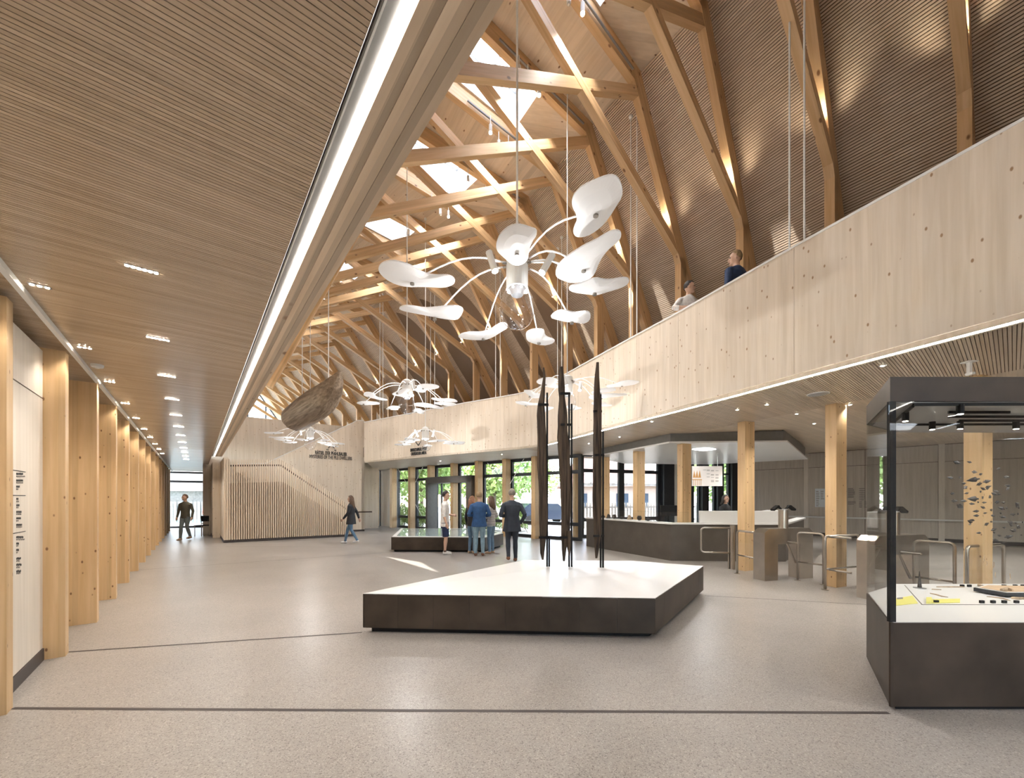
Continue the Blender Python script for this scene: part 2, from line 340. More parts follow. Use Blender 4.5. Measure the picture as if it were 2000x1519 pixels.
# wall text on the white panel
tx = empty('wall_text', hall(-1.108, 5, 1.5), 'small dark wayfinding text printed on the white wall panel', 'text')
def on_n(px, py, n=-1.168):
    a = (px - CX) / F; d = n / (N.x * a + N.y); c = d * (U.x * a + U.y); return c, zat(py, d)
def bar_on_wall(px0, py0, px1, th, mat='ink'):
    c0, z0 = on_n(px0, py0); c1, _ = on_n(px1, py0)
    MB().box(-1.17, -1.1675, c0, c1, z0 - th / 2, z0 + th / 2).build('text_line', mat, tx, HALL)
for py in (917.5, 967, 1042): bar_on_wall(24, py, 50, .006)
rows = [(925, 45, 1), (930, 49, 0), (938, 45, 1), (942.5, 45, 0), (950, 38.5, 1), (955, 36, 0), (974, 36, 1), (979, 37, 0), (986.5, 38, 1), (991, 36, 0), (999.5, 42, 1), (1004, 41.5, 0), (1012, 41, 1), (1017, 37, 0), (1025, 43, 1), (1029, 43, 0),
        (1049, 45.5, 1), (1053.5, 48, 0), (1061.5, 37, 1), (1066, 36, 0), (1074, 37, 1), (1079, 34.5, 0), (1091, 41, 1), (1095.5, 38, 0), (1103, 42, 1), (1108, 39, 0), (1116, 41, 1), (1120, 41, 0)]
for py, px1, bold in rows:
    x = 32.5
    while x < px1 - .5:
        wl_ = random.uniform(2.2, 4.6); bar_on_wall(x, py, min(px1, x + wl_), .017 if bold else .012, 'ink' if bold else 'ink_soft'); x += wl_ + .5

# ---- roof frames
Xk = {1: (1.29, 7.57), 2: (.42, 8.88), 3: (-.36, 10.13), 4: (-1.13, 11.38), 5: (-2.24, 12.54), 6: (-3.47, 13.65), 7: (-4.72, 14.81), 8: (-6.01, 15.97), 9: (-7.33, 17.2), 10: (-8.64, 18.43), 11: (-10.0, 19.75)}
Kk = {-2: (6.79, 5.96), -1: (5.82, 7.23), 0: (4.98, 8.57), 1: (4.19, 9.80), 2: (3.37, 10.85), 3: (2.66, 11.95), 4: (1.90, 13.05), 5: (.85, 14.3), 6: (-.26, 15.4), 7: (-1.44, 16.75), 8: (-2.72, 18.2), 9: (-4.0, 19.7), 10: (-5.4, 21.2), 11: (-6.88, 22.7), 12: (-8.3, 24.1), 13: (-9.76, 25.5), 14: (-11.3, 27.0), 15: (-12.8, 28.5)}
for k in range(16, 22): Kk[k] = (Kk[k - 1][0] - 1.5, Kk[k - 1][1] + 1.5)
for k in range(0, -8, -1): Xk[k] = (Xk[k + 1][0] + .85, Xk[k + 1][1] - 1.29)
for k in range(12, 22): Xk[k] = (Xk[k - 1][0] - 1.34, Xk[k - 1][1] + 1.30)
for k in range(-3, -8, -1): Kk[k] = (Kk[k + 1][0] + .92, Kk[k + 1][1] - 1.29)
ZR, ZK, ZP, ZE, ZX, TK, TR = 11.42, 10.68, 7.30, 4.15, 9.42, 1.74, -1.75
def zu(t): return ZK + (ZR - ZK) * (TK - t) / (TK - TR)      # underside line of the shallow upper roof
FRM = {}
for k in range(-7, 22):
    x = Vector((*Xk[k], 0)); e = Vector((*Kk[k], 0)) - x; hs = e.length; e.normalize(); FRM[k] = (x, e, hs)
def fp(k, t, z):
    x, e, hs = FRM[k]; p = x + e * t; return Vector((p.x, p.y, z))
def te(k): hs = FRM[k][2]; return hs + (hs - TK) / (ZK - ZP) * (ZP - ZE)
for k in range(-5, 20):
    x, e, hs = FRM[k]; sl_ = (ZX - 7.42) / hs; tn = e.cross(Vector((0, 0, 1)))
    seen = k >= -2
    r = empty('roof_truss', fp(k, hs, 4.13), f'glulam scissor truss with bent rafter and post, {ORD[k + 3]} from the right photo edge' if seen else f'glulam scissor truss outside the photo, {ORD[-k - 2]} behind the photographer', 'truss', 'roof trusses over the gallery')
    B = lambda nm, t0, z0, t1, z1, w_, h_, ext=0: beam(nm, fp(k, t0, z0), fp(k, t1, z1), w_, h_, 'glulam', r, ext=ext)
    B('upper_rafter', TR, ZR, TK + .03, ZK + .0, .15, .36)
    B('rafter', TK - .06, ZK + .10, te(k), ZE, .15, .36)
    B('strut', hs - .05, 7.42 + .05 * sl_, -2.3, ZX + 2.3 * sl_, .14, .20)
    B('tie_beam', -hs + .05, 7.42 + .05 * sl_, TK + .12, ZX + (TK + .12) * sl_, .135, .20)
    beam('post', fp(k, hs - .07, 4.13), fp(k, hs - .07, 7.42), .15, .26, 'glulam', r, up=e)
    B('far_rafter', TR, ZR, -te(k), ZE, .15, .36)
    if k >= -3:
        # small accent spotlight on the strut, washing the rafter
        tt = hs * .80; zz = ZX - tt * sl_ + .14; P = fp(k, tt, zz)
        s = empty('accent_spotlight', P, f'tiny accent spotlight on the strut of the {ORD[k + 4]} roof truss' , 'spotlight', 'accent lights on the struts')
        MB().lathe([(.022, 0), (.022, .05), (.012, .06)], P, 8).build('housing', 'plastic_white', s)
        MB().ell(P + Vector((0, 0, .065)), .016, .016, .012, seg=8, ring=4).build('lens', 'lamp_spot', s)
        point('accent_glow', P + Vector((0, 0, .10)) - e * .10, 6.5, (1, .86, .64), .06, spot=110, aim=e * .5 + Vector((0, 0, 1)))

def roof_z(x, y):
    best = min(((abs((Vector((x, y, 0)) - FRM[k][0]).dot(FRM[k][1].cross(Vector((0, 0, 1))))) + .25 * abs((Vector((x, y, 0)) - FRM[k][0]).dot(FRM[k][1])), k) for k in FRM)); k = best[1]; t = (Vector((x, y, 0)) - FRM[k][0]).dot(FRM[k][1])
    return zu(t) + .1 if TR <= t <= TK else (ZK + .1 - (t - TK) * (ZK - ZP) / (FRM[k][2] - TK) if t > TK else ZR - (TR - t) * (ZR - ZE) / (te(k) + TR))
# ---- roof surfaces
def panel4(name, A, B_, C, D, th, mat, parent, **kw):
    """board between corners A,B (along the hall) and D,C; thickness th outward; object x runs along the hall, y up the slope"""
    A, B_, C, D = map(Vector, (A, B_, C, D)); x = (B_ - A).normalized(); n = x.cross(D - A).normalized(); y = n.cross(x)
    mw = Matrix(((x.x, y.x, n.x, A.x), (x.y, y.y, n.y, A.y), (x.z, y.z, n.z, A.z), (0, 0, 0, 1)))
    inv = mw.inverted(); P = [inv @ v for v in (A, B_, C, D)]; o = Vector((0, 0, th))
    return MB().hexa([*(p for p in P), *(p + o for p in P)]).build(name, mat, parent, mw, **kw)
roof = empty('ceiling_roof', fp(2, 0, ZR), 'tall pitched timber roof with slatted slope and skylights', kind='structure')
off = .20
def ro(k, t, z): return fp(k, t, z)
for k in range(-7, 20):
    # profile points on the outer side of the rafters
    ridge = [ro(q, TR - .1, ZR + .22) for q in (k, k + 1)]
    kr = [ro(q, TK + .12, ZK + .16) for q in (k, k + 1)]; kl = ridge
    er = [ro(q, te(q) + .22, ZE + .02) for q in (k, k + 1)]; el = [ro(q, -te(q) - .22, ZE) for q in (k, k + 1)]
    panel4('slope_backing', er[1], er[0], kr[0], kr[1], -.06, 'roof_gap', roof)
    # slats of the steep slope: too fine to pick apart, one field per bay
    mb = MB(); L = (kr[0] - er[0]).length; n_ = int(L / .046)
    nrm = (er[1] - er[0]).cross(kr[0] - er[0]).normalized()
    if nrm.dot(FRM[k][1]) > 0: nrm = -nrm
    for i in range(n_):
        a0, a1 = i / n_, (i + .66) / n_
        P = [er[0].lerp(kr[0], a0), er[1].lerp(kr[1], a0), er[1].lerp(kr[1], a1), er[0].lerp(kr[0], a1)]
        mb.hexa([p for p in P] + [p + nrm * .028 for p in P])
    x = (er[0] - er[1]).normalized(); z = nrm; y = z.cross(x); A = er[0]
    mw = Matrix(((x.x, y.x, z.x, A.x), (x.y, y.y, z.y, A.y), (x.z, y.z, z.z, A.z), (0, 0, 0, 1)))
    mb.build('slat_field', 'roof_slat', roof, mw, world=True, kind='stuff')
    panel4('far_slope', kl[1], kl[0], el[0], el[1], -.10, 'roof_board', roof)
    if k % 2 or k < 0:
        panel4('roof_panel', kr[1], kr[0], ridge[0], ridge[1], -.10, 'roof_board', roof)
    else:
        # skylight bay: deep white-glazed shaft, glass on top
        A, B_, C, D = ridge[0], ridge[1], kr[1], kr[0]
        q = lambda u, v: (A.lerp(B_, u)).lerp(D.lerp(C, u), v)
        up = (B_ - A).cross(D - A).normalized()
        if up.z < 0: up = -up
        hole = [q(.08, .05), q(.92, .05), q(.92, .62), q(.08, .62)]; outr = [q(0, 0), q(1, 0), q(1, 1), q(0, 1)]
        mb = MB(); T = Vector((0, 0, .95))
        for i in range(4):
            j = (i + 1) % 4
            mb.mi = 0; mb.add([outr[i], outr[j], hole[j], hole[i]], [(0, 1, 2, 3)]); mb.mi = 1; mb.add([hole[i], hole[j], hole[j] + T, hole[i] + T], [(0, 1, 2, 3)])
            mb.mi = 0; mb.add([outr[i] + up * .1, outr[j] + up * .1, hole[j] + T, hole[i] + T], [(0, 1, 2, 3)])
        mb.build('skylight_shaft', ['roof_board', 'shaft_white'], roof)
        if k > -4:
            GL = [h + T * .94 for h in hole]
            MB().add(GL, [(0, 1, 2, 3)]).build('skylight_pane', 'sky_glass', roof)
            fr = MB()
            for i in range(4): fr.bar(GL[i], GL[(i + 1) % 4], .07, .06, up)
            for f_ in (1 / 3, 2 / 3): fr.bar(GL[0].lerp(GL[3], f_), GL[1].lerp(GL[2], f_), .05, .05, up)
            fr.build('skylight_frame', 'alu', roof)
# gables
for k, nm in ((-7, 'wall_near_gable'), (20, 'wall_far_gable')):
    P = [fp(k, te(k) + .2, ZE), fp(k, TK + .1, ZK + .15), fp(k, TR, ZR + .2), fp(k, -te(k) - .2, ZE)]
    if k == 20:
        # far gable: glazed, dark mullions
        g = empty(nm, P[0], 'glazed far gable with dark mullions', kind='structure')
        MB().add(P, [(0, 1, 2, 3)]).build('pane', 'glass', g)
        fr = MB(); fr.bar(P[0], P[3], .12, .14)
        for i in range(3): fr.bar(P[i], P[i + 1], .12, .12)
        for t in (-5.2, -3.6, -2.0, -.4, 1.2, 2.8, 4.4):
            zt = zu(t) if TR < t < TK else (ZK - (t - TK) * (ZK - ZE) / (te(20) - TK) if t > TK else ZR - (TR - t) * (ZR - ZE) / (te(20) + TR))
            if zt > ZE + .3: fr.bar(fp(20, t, ZE), fp(20, t, zt), .10, .12)
        fr.bar(fp(20, -4.6, 6.2), fp(20, 4.6, 6.2), .1, .1)
        fr.build('mullion', 'frame_dark', g)
    else: MB().add(P, [(0, 1, 2, 3)]).build(nm, 'roof_board', kind='structure', label='timber gable behind the photographer')

# ---- gallery: balustrade, soffit, slab
G = [(8.05, -3.6), (6.3, .35), (4.80, 3.73), (3.98, 5.62), (3.17, 7.60), (2.70, 8.64), (2.24, 9.68), (1.72, 10.88), (1.22, 12.05), (.98, 12.55), (.66, 13.02), (.24, 13.42), (-.28, 13.77), (-.95, 14.2), (-1.72, 14.69), (-2.74, 15.43), (-3.77, 16.18), (-4.79, 16.92), (-5.82, 17.67), (-6.84, 18.41)]
G = [Vector((*p, 0)) for p in G]
SZ, BT = 3.28, 5.15
bal = empty('balustrade', G[4] + Vector((0, 0, SZ)), 'curved pale spruce gallery balustrade with knots and white cap', 'balustrade')
def offpath(P, o):
    out = []
    for i in range(len(P)):
        d = (P[min(i + 1, len(P) - 1)] - P[max(i - 1, 0)]).normalized(); out.append(P[i] + Vector((d.y, -d.x, 0)) * o)     # to the gallery side (+)
    return out
Gi = offpath(G, .16)
for i in range(len(G) - 1):
    a, b = G[i], G[i + 1]; mw, L = along(a, b); e_ = .0025
    ia = mw.inverted() @ Gi[i]; ib = mw.inverted() @ Gi[i + 1]
    P = [(e_, 0), (L - e_, 0), (ib.x - e_, ib.y), (ia.x + e_, ia.y)]
    MB().prism(P, SZ + .05, BT - .03).build('panel', 'spruce_panel', bal, mw)
    a2, b2 = (-.012, ia.y + .012)
    MB().prism([(0, .012), (L, .012), (ib.x, ib.y - .012), (ia.x, ia.y - .012)], BT - .03, BT).build('cap_rail', 'white_paint', bal, mw)
    MB().prism([(0, -.03), (L, -.03), (ib.x, ib.y), (ia.x, ia.y)], SZ - .01, SZ + .05).build('bottom_board', 'spruce_panel', bal, mw)
Gl0, Gl1 = offpath(G, .03), offpath(G, .055)
mb = MB()
for i in range(9):
    mb.hexa([(*p.xy, z) for z in (SZ - .024, SZ - .011) for p in (Gl0[i], Gl1[i], Gl1[i + 1], Gl0[i + 1])])
mb.build('led_light_strip', 'led_soft', label='curving LED light strip under the spruce balustrade', cat='light strip')
# slab over the ground-floor zone on the right
cols_r = [Vector((5.87 - .67 * j, 7.22 + 1.63 * j, 0)) for j in range(-6, 6)]
wallR = [(12.7, 17.6), (17.1, 13.2), (23.5, 7.0), (21.5, -4)]
slab = MB().prism([p.xy for p in Gi] + [(-8.2, 21.3), (-8.3, 24.4), (-6.4, 26.8), (2.3, 19.6), (8.6, 22.6), (13.6, 19.2)] + [(17.4, 13.4), (24, 7.2), (22, -5), (9, -5)], 3.66, 4.12).build('floor_gallery', 'roof_gap', kind='structure', label='gallery floor slab')
cr_ = MB()
cdir = Vector((.67, -1.63, 0)).normalized()
c0 = cols_r[0] + cdir * 3; c1 = cols_r[-1]
soff = empty('ceiling_soffit', (4.5, 8, SZ), 'slatted timber soffit under the gallery', kind='structure')
def row_n(c):           # n of the column row at hall station c
    a, b = cn_(c0), cn_(c1); t = (c - a[0]) / (b[0] - a[0]); return a[1] + (b[1] - a[1]) * t
Gcn = [cn_(p) for p in Gi]
def g_n(c):
    for a, b in zip(Gcn, Gcn[1:]):
        if a[0] <= c <= b[0]: return a[1] + (b[1] - a[1]) * (c - a[0]) / (b[0] - a[0])
    return None
mb = MB(); c = -3.2
while c < 11.6:
    g = g_n(c)
    if g is not None and c < cn_(c1)[0]: mb.box(g, max(row_n(c), g + .05), c - .0125, c + .0125, SZ, SZ + .03)
    c += .031
mb.build('slat_field', 'soffit_wood', soff, HALL, kind='stuff')
MB().prism([p.xy for p in Gi[1:]] + [(-8.3, 24.4), (1.0, 16.6), c1.xy, c0.xy], SZ + .03, SZ + .05).build('slat_backing', 'groove', soff)
MB().prism([p.xy for p in Gi[9:]] + [(-8.3, 24.4), (1.0, 16.6), c1.xy], SZ + .004, SZ + .02).build('glow_toned_board', 'white_panel', soff)  # paler board colour stands in for the glow on the far soffit
# outer soffit slopes up to the back wall
Q = [c0, c1, Vector((11.4, 19.7, 0)), Vector((12.9, 17.8, 0)), Vector((17.2, 13.3, 0)), Vector((23.6, 7.0, 0))]
mw = HALL
inv = mw.inverted(); zz = [SZ, SZ, 3.6, 3.6, 3.6, 3.6]
pts = [(*(inv @ q).xy, z_) for q, z_ in zip(Q, zz)]
MB().add([(p[0], p[1], p[2]) for p in pts], [(5, 4, 3, 2, 1, 0)]).build('outer_board', 'soffit_wood', soff, mw)

# columns of the reception zone
for j, p in zip(range(-6, 6), cols_r):
    nm = {-1: 'tall glulam column behind the glass showcase', 0: 'glulam column standing between the steel barrier rails', 1: 'glulam column beside the turnstile in front of the reception counter', 2: 'glulam column rising behind the white counter beside the price board', 3: 'glulam column behind the counter left of the monitor', 4: 'glulam column partly hidden by the rightmost ancient pile', 5: 'glulam column at the corner of the window front'}.get(j, f'glulam column outside the photo, number {-j} of the reception row')
    if j < -2: continue
    mw = Matrix.Translation(p) @ Matrix.Rotation(math.atan2(cdir.y, cdir.x) + R(90), 4, 'Z')
    MB().box(-.15, .15, -.09, .09, 0, SZ + .02).build('timber_column', 'column_wood', None, mw, label=nm, cat='column', group='columns of the reception zone')
# ================================================================ WINDOW FRONTS
WN = [0]
def window(p, q, z0, z1, rails, label, fw=.09, off=0, mulls=(), door=False):
    """one glazed bay between plan points p and q; rails = heights of horizontal bars"""
    WN[0] += 1; mw, L = along(p, q)
    r = empty(f'window_{WN[0]}', Vector((p[0], p[1], z0)), label, kind='structure')
    B = lambda nm, *a: MB().box(*a).build(nm, 'frame_dark', r, mw)
    y0, y1 = off - .05, off + .07
    B('jamb', 0, fw, y0, y1, z0, z1); B('jamb', L - fw, L, y0, y1, z0, z1)
    B('sill_rail', fw, L - fw, y0, y1, z0, z0 + fw); B('head_rail', fw, L - fw, y0, y1, z1 - fw, z1)
    zs = [z0 + fw]
    for z in rails: B('rail', fw, L - fw, y0, y1, z - fw * .55, z + fw * .55); zs += [z - fw * .55, z + fw * .55]
    zs.append(z1 - fw)
    for m in mulls: B('mullion', m * L - fw / 2, m * L + fw / 2, y0, y1, z0, z1)
    for a, b in zip(zs[::2], zs[1::2]): MB().box(fw, L - fw, off, off + .012, a, b).build('pane', 'glass', r, mw)
    return r
LA, LD = Vector((1.0, 15.95, 0)), Vector((-.775, .632, 0))
pxs = [1128, 1046, 989, 935, 887, 842, 804, 768, 734, 700]
posts = [onl(p, LA, LD) for p in pxs]
ln = Vector((.632, .775, 0))
words = ['beside the window corner', 'left of the first ancient pile', 'behind the man in the dark suit', 'behind the man in the blue shirt', 'inside the right side of the dark doorway', 'inside the left side of the dark doorway', 'left of the dark doorway', 'beside the grey wall panel', 'next to the stair wall', 'hidden']
for i, p in enumerate(posts[1:9]):
    mw = Matrix.Translation(p) @ Matrix.Rotation(math.atan2(-LD.y, -LD.x), 4, 'Z')
    MB().box(-.10, .10, -.16, .16, 0, SZ + .02).build('timber_column', 'column_wood', None, mw, label=f'glulam column of the window front {words[i + 1]}', cat='column', group='columns of the window front')
for i in range(9):
    a = posts[i + 1] + ln * .30; b = posts[i] + ln * .30
    if i == 7:   # grey service panel instead of glass
        g = wallbox('wall_panel', a, b, 0, SZ, .08, 'portal_light', kind='structure', label='grey panelled bay of the window front') if 'portal_light' in MAT else wallbox('wall_panel', a, b, 0, SZ, .08, 'grey_panel', kind='structure', label='grey panelled bay of the window front')
        continue
    window(a, b, 0, SZ, (.62, 2.62) if i not in (3, 4) else (2.42,), f'dark framed window bay {ORD[i + 1]} from the corner', fw=.12)
# bracing rods
for i, (px0, py0, px1, py1) in enumerate(((783, 912, 801, 945), (833, 910, 818, 942), (958, 905, 976, 925), (1030, 892, 1002, 945), (1016, 1000, 1036, 1040), (818, 985, 830, 1006))):
    a, b = onl(px0, LA, LD), onl(px1, LA, LD); mb = MB().tube([(a.x - .12, a.y - .2, min(SZ - .02, zat(py0, a.y))), (b.x - .12, b.y - .2, max(.02, min(SZ - .02, zat(py1, b.y))))], .012, 6)
    mb.build('brace_rod', 'white_paint', label='thin white diagonal bracing rod ' + ('left of the doorway, upper left piece', 'beside the doorway, upper piece', 'above the man in the suit, left piece', 'above the first pile, long piece', 'low beside the first pile', 'low beside the doorway')[i], cat='rod', group='bracing rods of the window front')
# dark doorway portal (outdoor area)
po = empty('door_1', onl(887, LA, LD), 'deep dark grey doorway portal to the outdoor area', kind='structure')
pa, pb = onl(842, LA, LD) - ln * .35, onl(931, LA, LD) - ln * .35
mw, L = along(pa, pb)
zt = zat(930, (pa.y + pb.y) / 2)
MB().box(0, .14, 0, .62, 0, zt).build('side_panel', 'portal_grey', po, mw); MB().box(L - .34, L, 0, .62, 0, zt).build('side_panel', 'portal_grey', po, mw); MB().box(0, L, 0, .62, zt - .30, zt).build('head_panel', 'portal_grey', po, mw)
for x0, x1 in ((.62, 1.02), (1.5, 1.95)): MB().box(x0 - .06, x0, .5, .58, 0, zt - .3).build('door_stile', 'frame_dark', po, mw)
MB().box(1.32, 1.35, .44, .5, .95, 1.1).build('door_handle', 'steel', po, mw)

# windows behind the reception
RB0, RB1 = Vector((2.3, 16.05, 0)), Vector((10.5, 18.9, 0)); RD = (RB1 - RB0).normalized()
rp = [onl(p, RB0, RD) for p in (1134, 1213, 1288, 1334, 1362, 1392, 1420, 1450)]
window(rp[0], rp[1], 0, 3.45, (.75, 2.75), 'dark framed window behind the rightmost ancient pile', fw=.13)
window(rp[1], rp[2], 0, 3.45, (.75, 2.75), 'dark framed window behind the reception counter monitor', fw=.13)
wallbox('wall_entrance', rp[2], rp[2] + RD * .55, 0, 3.45, .5, 'frame_dark', off=-.3, kind='structure', label='dark pier of the entrance lobby')
wallbox('wall_lobby', rp[2] + RD * .75, rp[3] + RD * .1, 0, 3.45, .12, 'white_paint', kind='structure', label='white lobby wall behind the counter')
for i in (3, 4, 5, 6):
    a = rp[i] + RD * .1
    wallbox(f'wall_pier', a, a + (rp[i + 1] - rp[i]) * .42, 0, 3.45, .35, 'frame_dark', off=-.2, kind='structure', label='dark pier of the entrance lobby behind the price board')
    window(a + (rp[i + 1] - rp[i]) * .42, rp[i + 1] + RD * .1, 0, 3.45, (2.75,), 'narrow glazed slot of the entrance lobby', fw=.07)
# back wall of the reception zone: pale grey boards
BW = [rp[7] + RD * .3, Vector((12.9, 17.6, 0)), Vector((17.15, 13.25, 0)), Vector((23.4, 6.9, 0)), Vector((21.4, -4.2, 0))]
wb = empty('wall_back', BW[1], 'pale grey boarded back wall of the reception zone', kind='structure')
for a, b in zip(BW, BW[1:]):
    L = (b - a).length; n_ = max(1, round(L / 1.9)); d = (b - a).normalized()
    wallbox('wall_core', a, b, 0, 3.62, .2, 'dark_gap', wb, off=.03)
    for i in range(n_):
        p0, p1 = a + d * (L * i / n_), a + d * (L * (i + 1) / n_)
        wallbox('panel', p0, p1, .13, .78, .03, 'grey_panel', wb, x0=.008, x1=L / n_ - .008)
        wallbox('panel', p0, p1, .84, 2.95, .03, 'grey_panel', wb, x0=.008, x1=L / n_ - .008)
        wallbox('panel', p0, p1, 2.965, 3.58, .03, 'grey_panel', wb, x0=.008, x1=L / n_ - .008)
        wallbox('post', p0, p0 + d * .16, 0, 3.6, .06, 'white_panel', wb, off=-.035) if i % 2 == 0 else None
    wallbox('ledge', a, b, .78, .835, .14, 'white_paint', wb, off=-.11)
    wallbox('skirting', a, b, 0, .12, .02, 'skirting', wb, off=.005)
# notices on the back wall
bd = (BW[2] - BW[1]).normalized(); bn = Vector((bd.y, -bd.x, 0))
if bn.y > 0: bn = -bn
def notice(px0, py0, px1, py1, label, mat='paper', lines=(), cat='notice'):
    a, b = onl(px0, BW[1], bd) + bn * .02, onl(px1, BW[1], bd) + bn * .02; d = (a.y + b.y) / 2; z0, z1 = zat(py1, d), zat(py0, d)
    r = empty('wall_notice', Vector((a.x, a.y, z0)), label, cat); mw, L = along(a, b)
    if mat: MB().box(0, L, -.006, 0, z0, z1).build('sheet', mat, r, mw)
    for (u0, u1, v, th, m_) in lines: MB().box(u0 * L, u1 * L, -.010, -.006, z1 - v * (z1 - z0) - th, z1 - v * (z1 - z0) + th).build('text_line', m_, r, mw)
    return r
tl = lambda x0, x1, n_, v0, v1, th=.012, m_='ink_soft': [(x0, x0 + (x1 - x0) * random.uniform(.7, 1), v0 + (v1 - v0) * i / max(1, n_ - 1), th, m_) for i in range(n_)]
notice(1592, 954, 1612, 990, 'white printed notice on the back wall left of a glulam column', lines=tl(.1, .45, 9, .15, .93) + tl(.55, .92, 5, .15, .55))
notice(1646, 954, 1653, 990, 'narrow white notice with red heading beside a glulam column', lines=[(.0, .7, .1, .03, 'red_print')] + tl(.1, .7, 4, .25, .5))
notice(1656, 953, 1672, 988, 'grey wall lettering printed on the back wall, left column', None, tl(0, .9, 9, .02, .52) + tl(0, 1, 3, .75, .9), 'text')
notice(1678, 953, 1696, 991, 'grey wall lettering printed on the back wall, right column', None, tl(0, .8, 7, .02, .6) + tl(0, .35, 5, .7, .98) + tl(.55, .85, 5, .7, .98), 'text')
so = notice(1920, 1043, 1934, 1048, 'white double wall socket low on the back wall', 'plastic_white', [(.1, .25, .5, .02, 'ink_soft'), (.4, .55, .5, .02, 'ink_soft'), (.7, .85, .5, .02, 'ink_soft')], 'socket')

# glazed front behind the photographer
window(Vector((1.5, -6.2, 0)), Vector((5.2, -6.2, 0)), 0, 3.3, (2.5,), 'glazed entrance front behind the photographer', mulls=(.33, .66))
wallbox('wall_behind_left', Vector((-3, -6.2, 0)), Vector((1.5, -6.2, 0)), 0, 3.3, .15, 'grey_panel', kind='structure', label='boarded wall behind the photographer, passage side')
wallbox('wall_behind_right', Vector((5.2, -6.2, 0)), Vector((8.6, -6.4, 0)), 0, 3.6, .15, 'grey_panel', kind='structure', label='boarded wall behind the photographer, gallery side')
wallbox('wall_behind', Vector((8.6, -6.4, 0)), Vector((21.6, -4.2, 0)), 0, 3.6, .15, 'grey_panel', kind='structure', label='grey boarded wall behind the photographer')

# far end of the passage
window(Vector((-19.0, 21.5, 0)), Vector((-17.0, 22.6, 0)), 0, CH, (2.55,), 'glazed end of the passage behind the walking man', fw=.10)
window(Vector((-17.0, 22.6, 0)), Vector((-15.2, 23.6, 0)), 0, CH, (2.55,), 'narrow glazed door leaf at the end of the passage', fw=.10)

# ================================================================ STAIR BLOCK
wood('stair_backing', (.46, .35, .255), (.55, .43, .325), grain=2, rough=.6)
SA, SB = Vector((-10.4, 14.4, 0)), Vector((-6.76, 16.96, 0)); SWD = (SB - SA).normalized(); SM = Vector((-SWD.y, SWD.x, 0))
MB().box(.54, .86, 20.2, 27.6, 0, CH).build('wall_stair_side', 'spruce_panel', None, HALL, kind='structure', label='timber side wall of the stair block along the passage')
MB().box(.80, .95, 17.72, 20.2, 0, CH).build('wall_stair_end', 'spruce_panel', None, HALL, kind='structure', label='timber end wall of the stair block')
MB().box(.79, .80, 17.72, 20.2, 0, .10).build('baseboard_stair', 'skirting', None, HALL, kind='structure', label='dark baseboard of the stair block')
MB().box(.53, .54, 20.2, 27.6, 0, .10).build('baseboard_passage', 'skirting', None, HALL, kind='structure', label='dark baseboard of the passage side wall')
mw, L = along(SA, SB)
SL = L
def top1(x):      # top line of the slatted parapet
    px = 440 + (690 - 440) * x / L
    d = (SA + SWD * x).y
    py = 897 if px < 540 else 897 + (px - 540) * (992 - 897) / 150
    return zat(py, d)
st = empty('stair_parapet', SA, 'slatted pale timber stair parapet stepping down to the right', 'parapet')
n_ = 62; pw = L / n_
for i in range(n_):
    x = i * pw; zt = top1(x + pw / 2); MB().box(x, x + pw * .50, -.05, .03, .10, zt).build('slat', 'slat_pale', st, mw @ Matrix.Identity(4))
prof = [(0, .1)]; 
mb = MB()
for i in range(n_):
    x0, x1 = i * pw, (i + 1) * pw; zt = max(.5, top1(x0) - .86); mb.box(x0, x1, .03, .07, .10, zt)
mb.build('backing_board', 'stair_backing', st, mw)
MB().box(-.01, L + .02, -.025, .05, 0, .10).build('plinth_strip', 'skirting', st, mw)
rail = MB(); xs = [0, L * .40, L]
for a, b in zip(xs, xs[1:]): rail.bar((a, .10, top1(a + .001) - .22), (b, .10, top1(b - .001) - .22), .05, .06)
rail.build('handrail', 'dark_gap', st, mw)
# flight of steps behind the parapet
steps = empty('stair_steps', SB + SM * .7, 'timber steps rising behind the slatted parapet', 'stairs')
for i in range(15):
    x1 = L - .1 - i * .27; MB().box(x1 - .27, x1, .12, 1.25, 0, .17 * (i + 1)).build('step', 'spruce_panel', steps, mw)
# parapet of the upper flight, with lettering
C0 = Vector((-7.3, 19.7, 0)); C1 = C0 - SWD * 5.2
mw2, L2 = along(C1, C0)
zr = zat(822, C0.y)
def top2(x):
    p = C1 + SWD * x; return min(zr, max(3.05, 3.13 + (x - (L2 - 4.15)) * (zr - 3.13) / 3.85))
w2 = empty('wall_stair_upper', C0, 'pale timber parapet wall of the upper stair flight', kind='structure')
P = [(0, 0), (L2, 0), (L2, top2(L2)), (L2 - .3, zr), (L2 - 4.15, top2(L2 - 4.15)), (0, 3.05)]
MB().add([(p[0], 0, p[1]) for p in P] + [(p[0], .14, p[1]) for p in P], [tuple(range(6)), tuple(range(11, 5, -1))] + [(i, i + 6, (i + 1) % 6 + 6, (i + 1) % 6) for i in range(6)]).build('panel', 'spruce_panel', w2, mw2)
cap = MB()
for i in (2, 3, 4): cap.bar((P[i][0], .07, P[i][1] + .01), (P[i + 1][0], .07, P[i + 1][1] + .01), .16, .03)
cap.build('cap_rail', 'white_paint', w2, mw2)
MB().box(L2 - 2.5, L2, -.012, 0, 0, .09).build('skirting', 'skirting', w2, mw2)
ret = C0 + SM * 3.6
wallbox('wall_stair_return', C0, ret, 0, 3.3, .14, 'spruce_panel', kind='structure', label='timber return wall beside the window front', off=0)
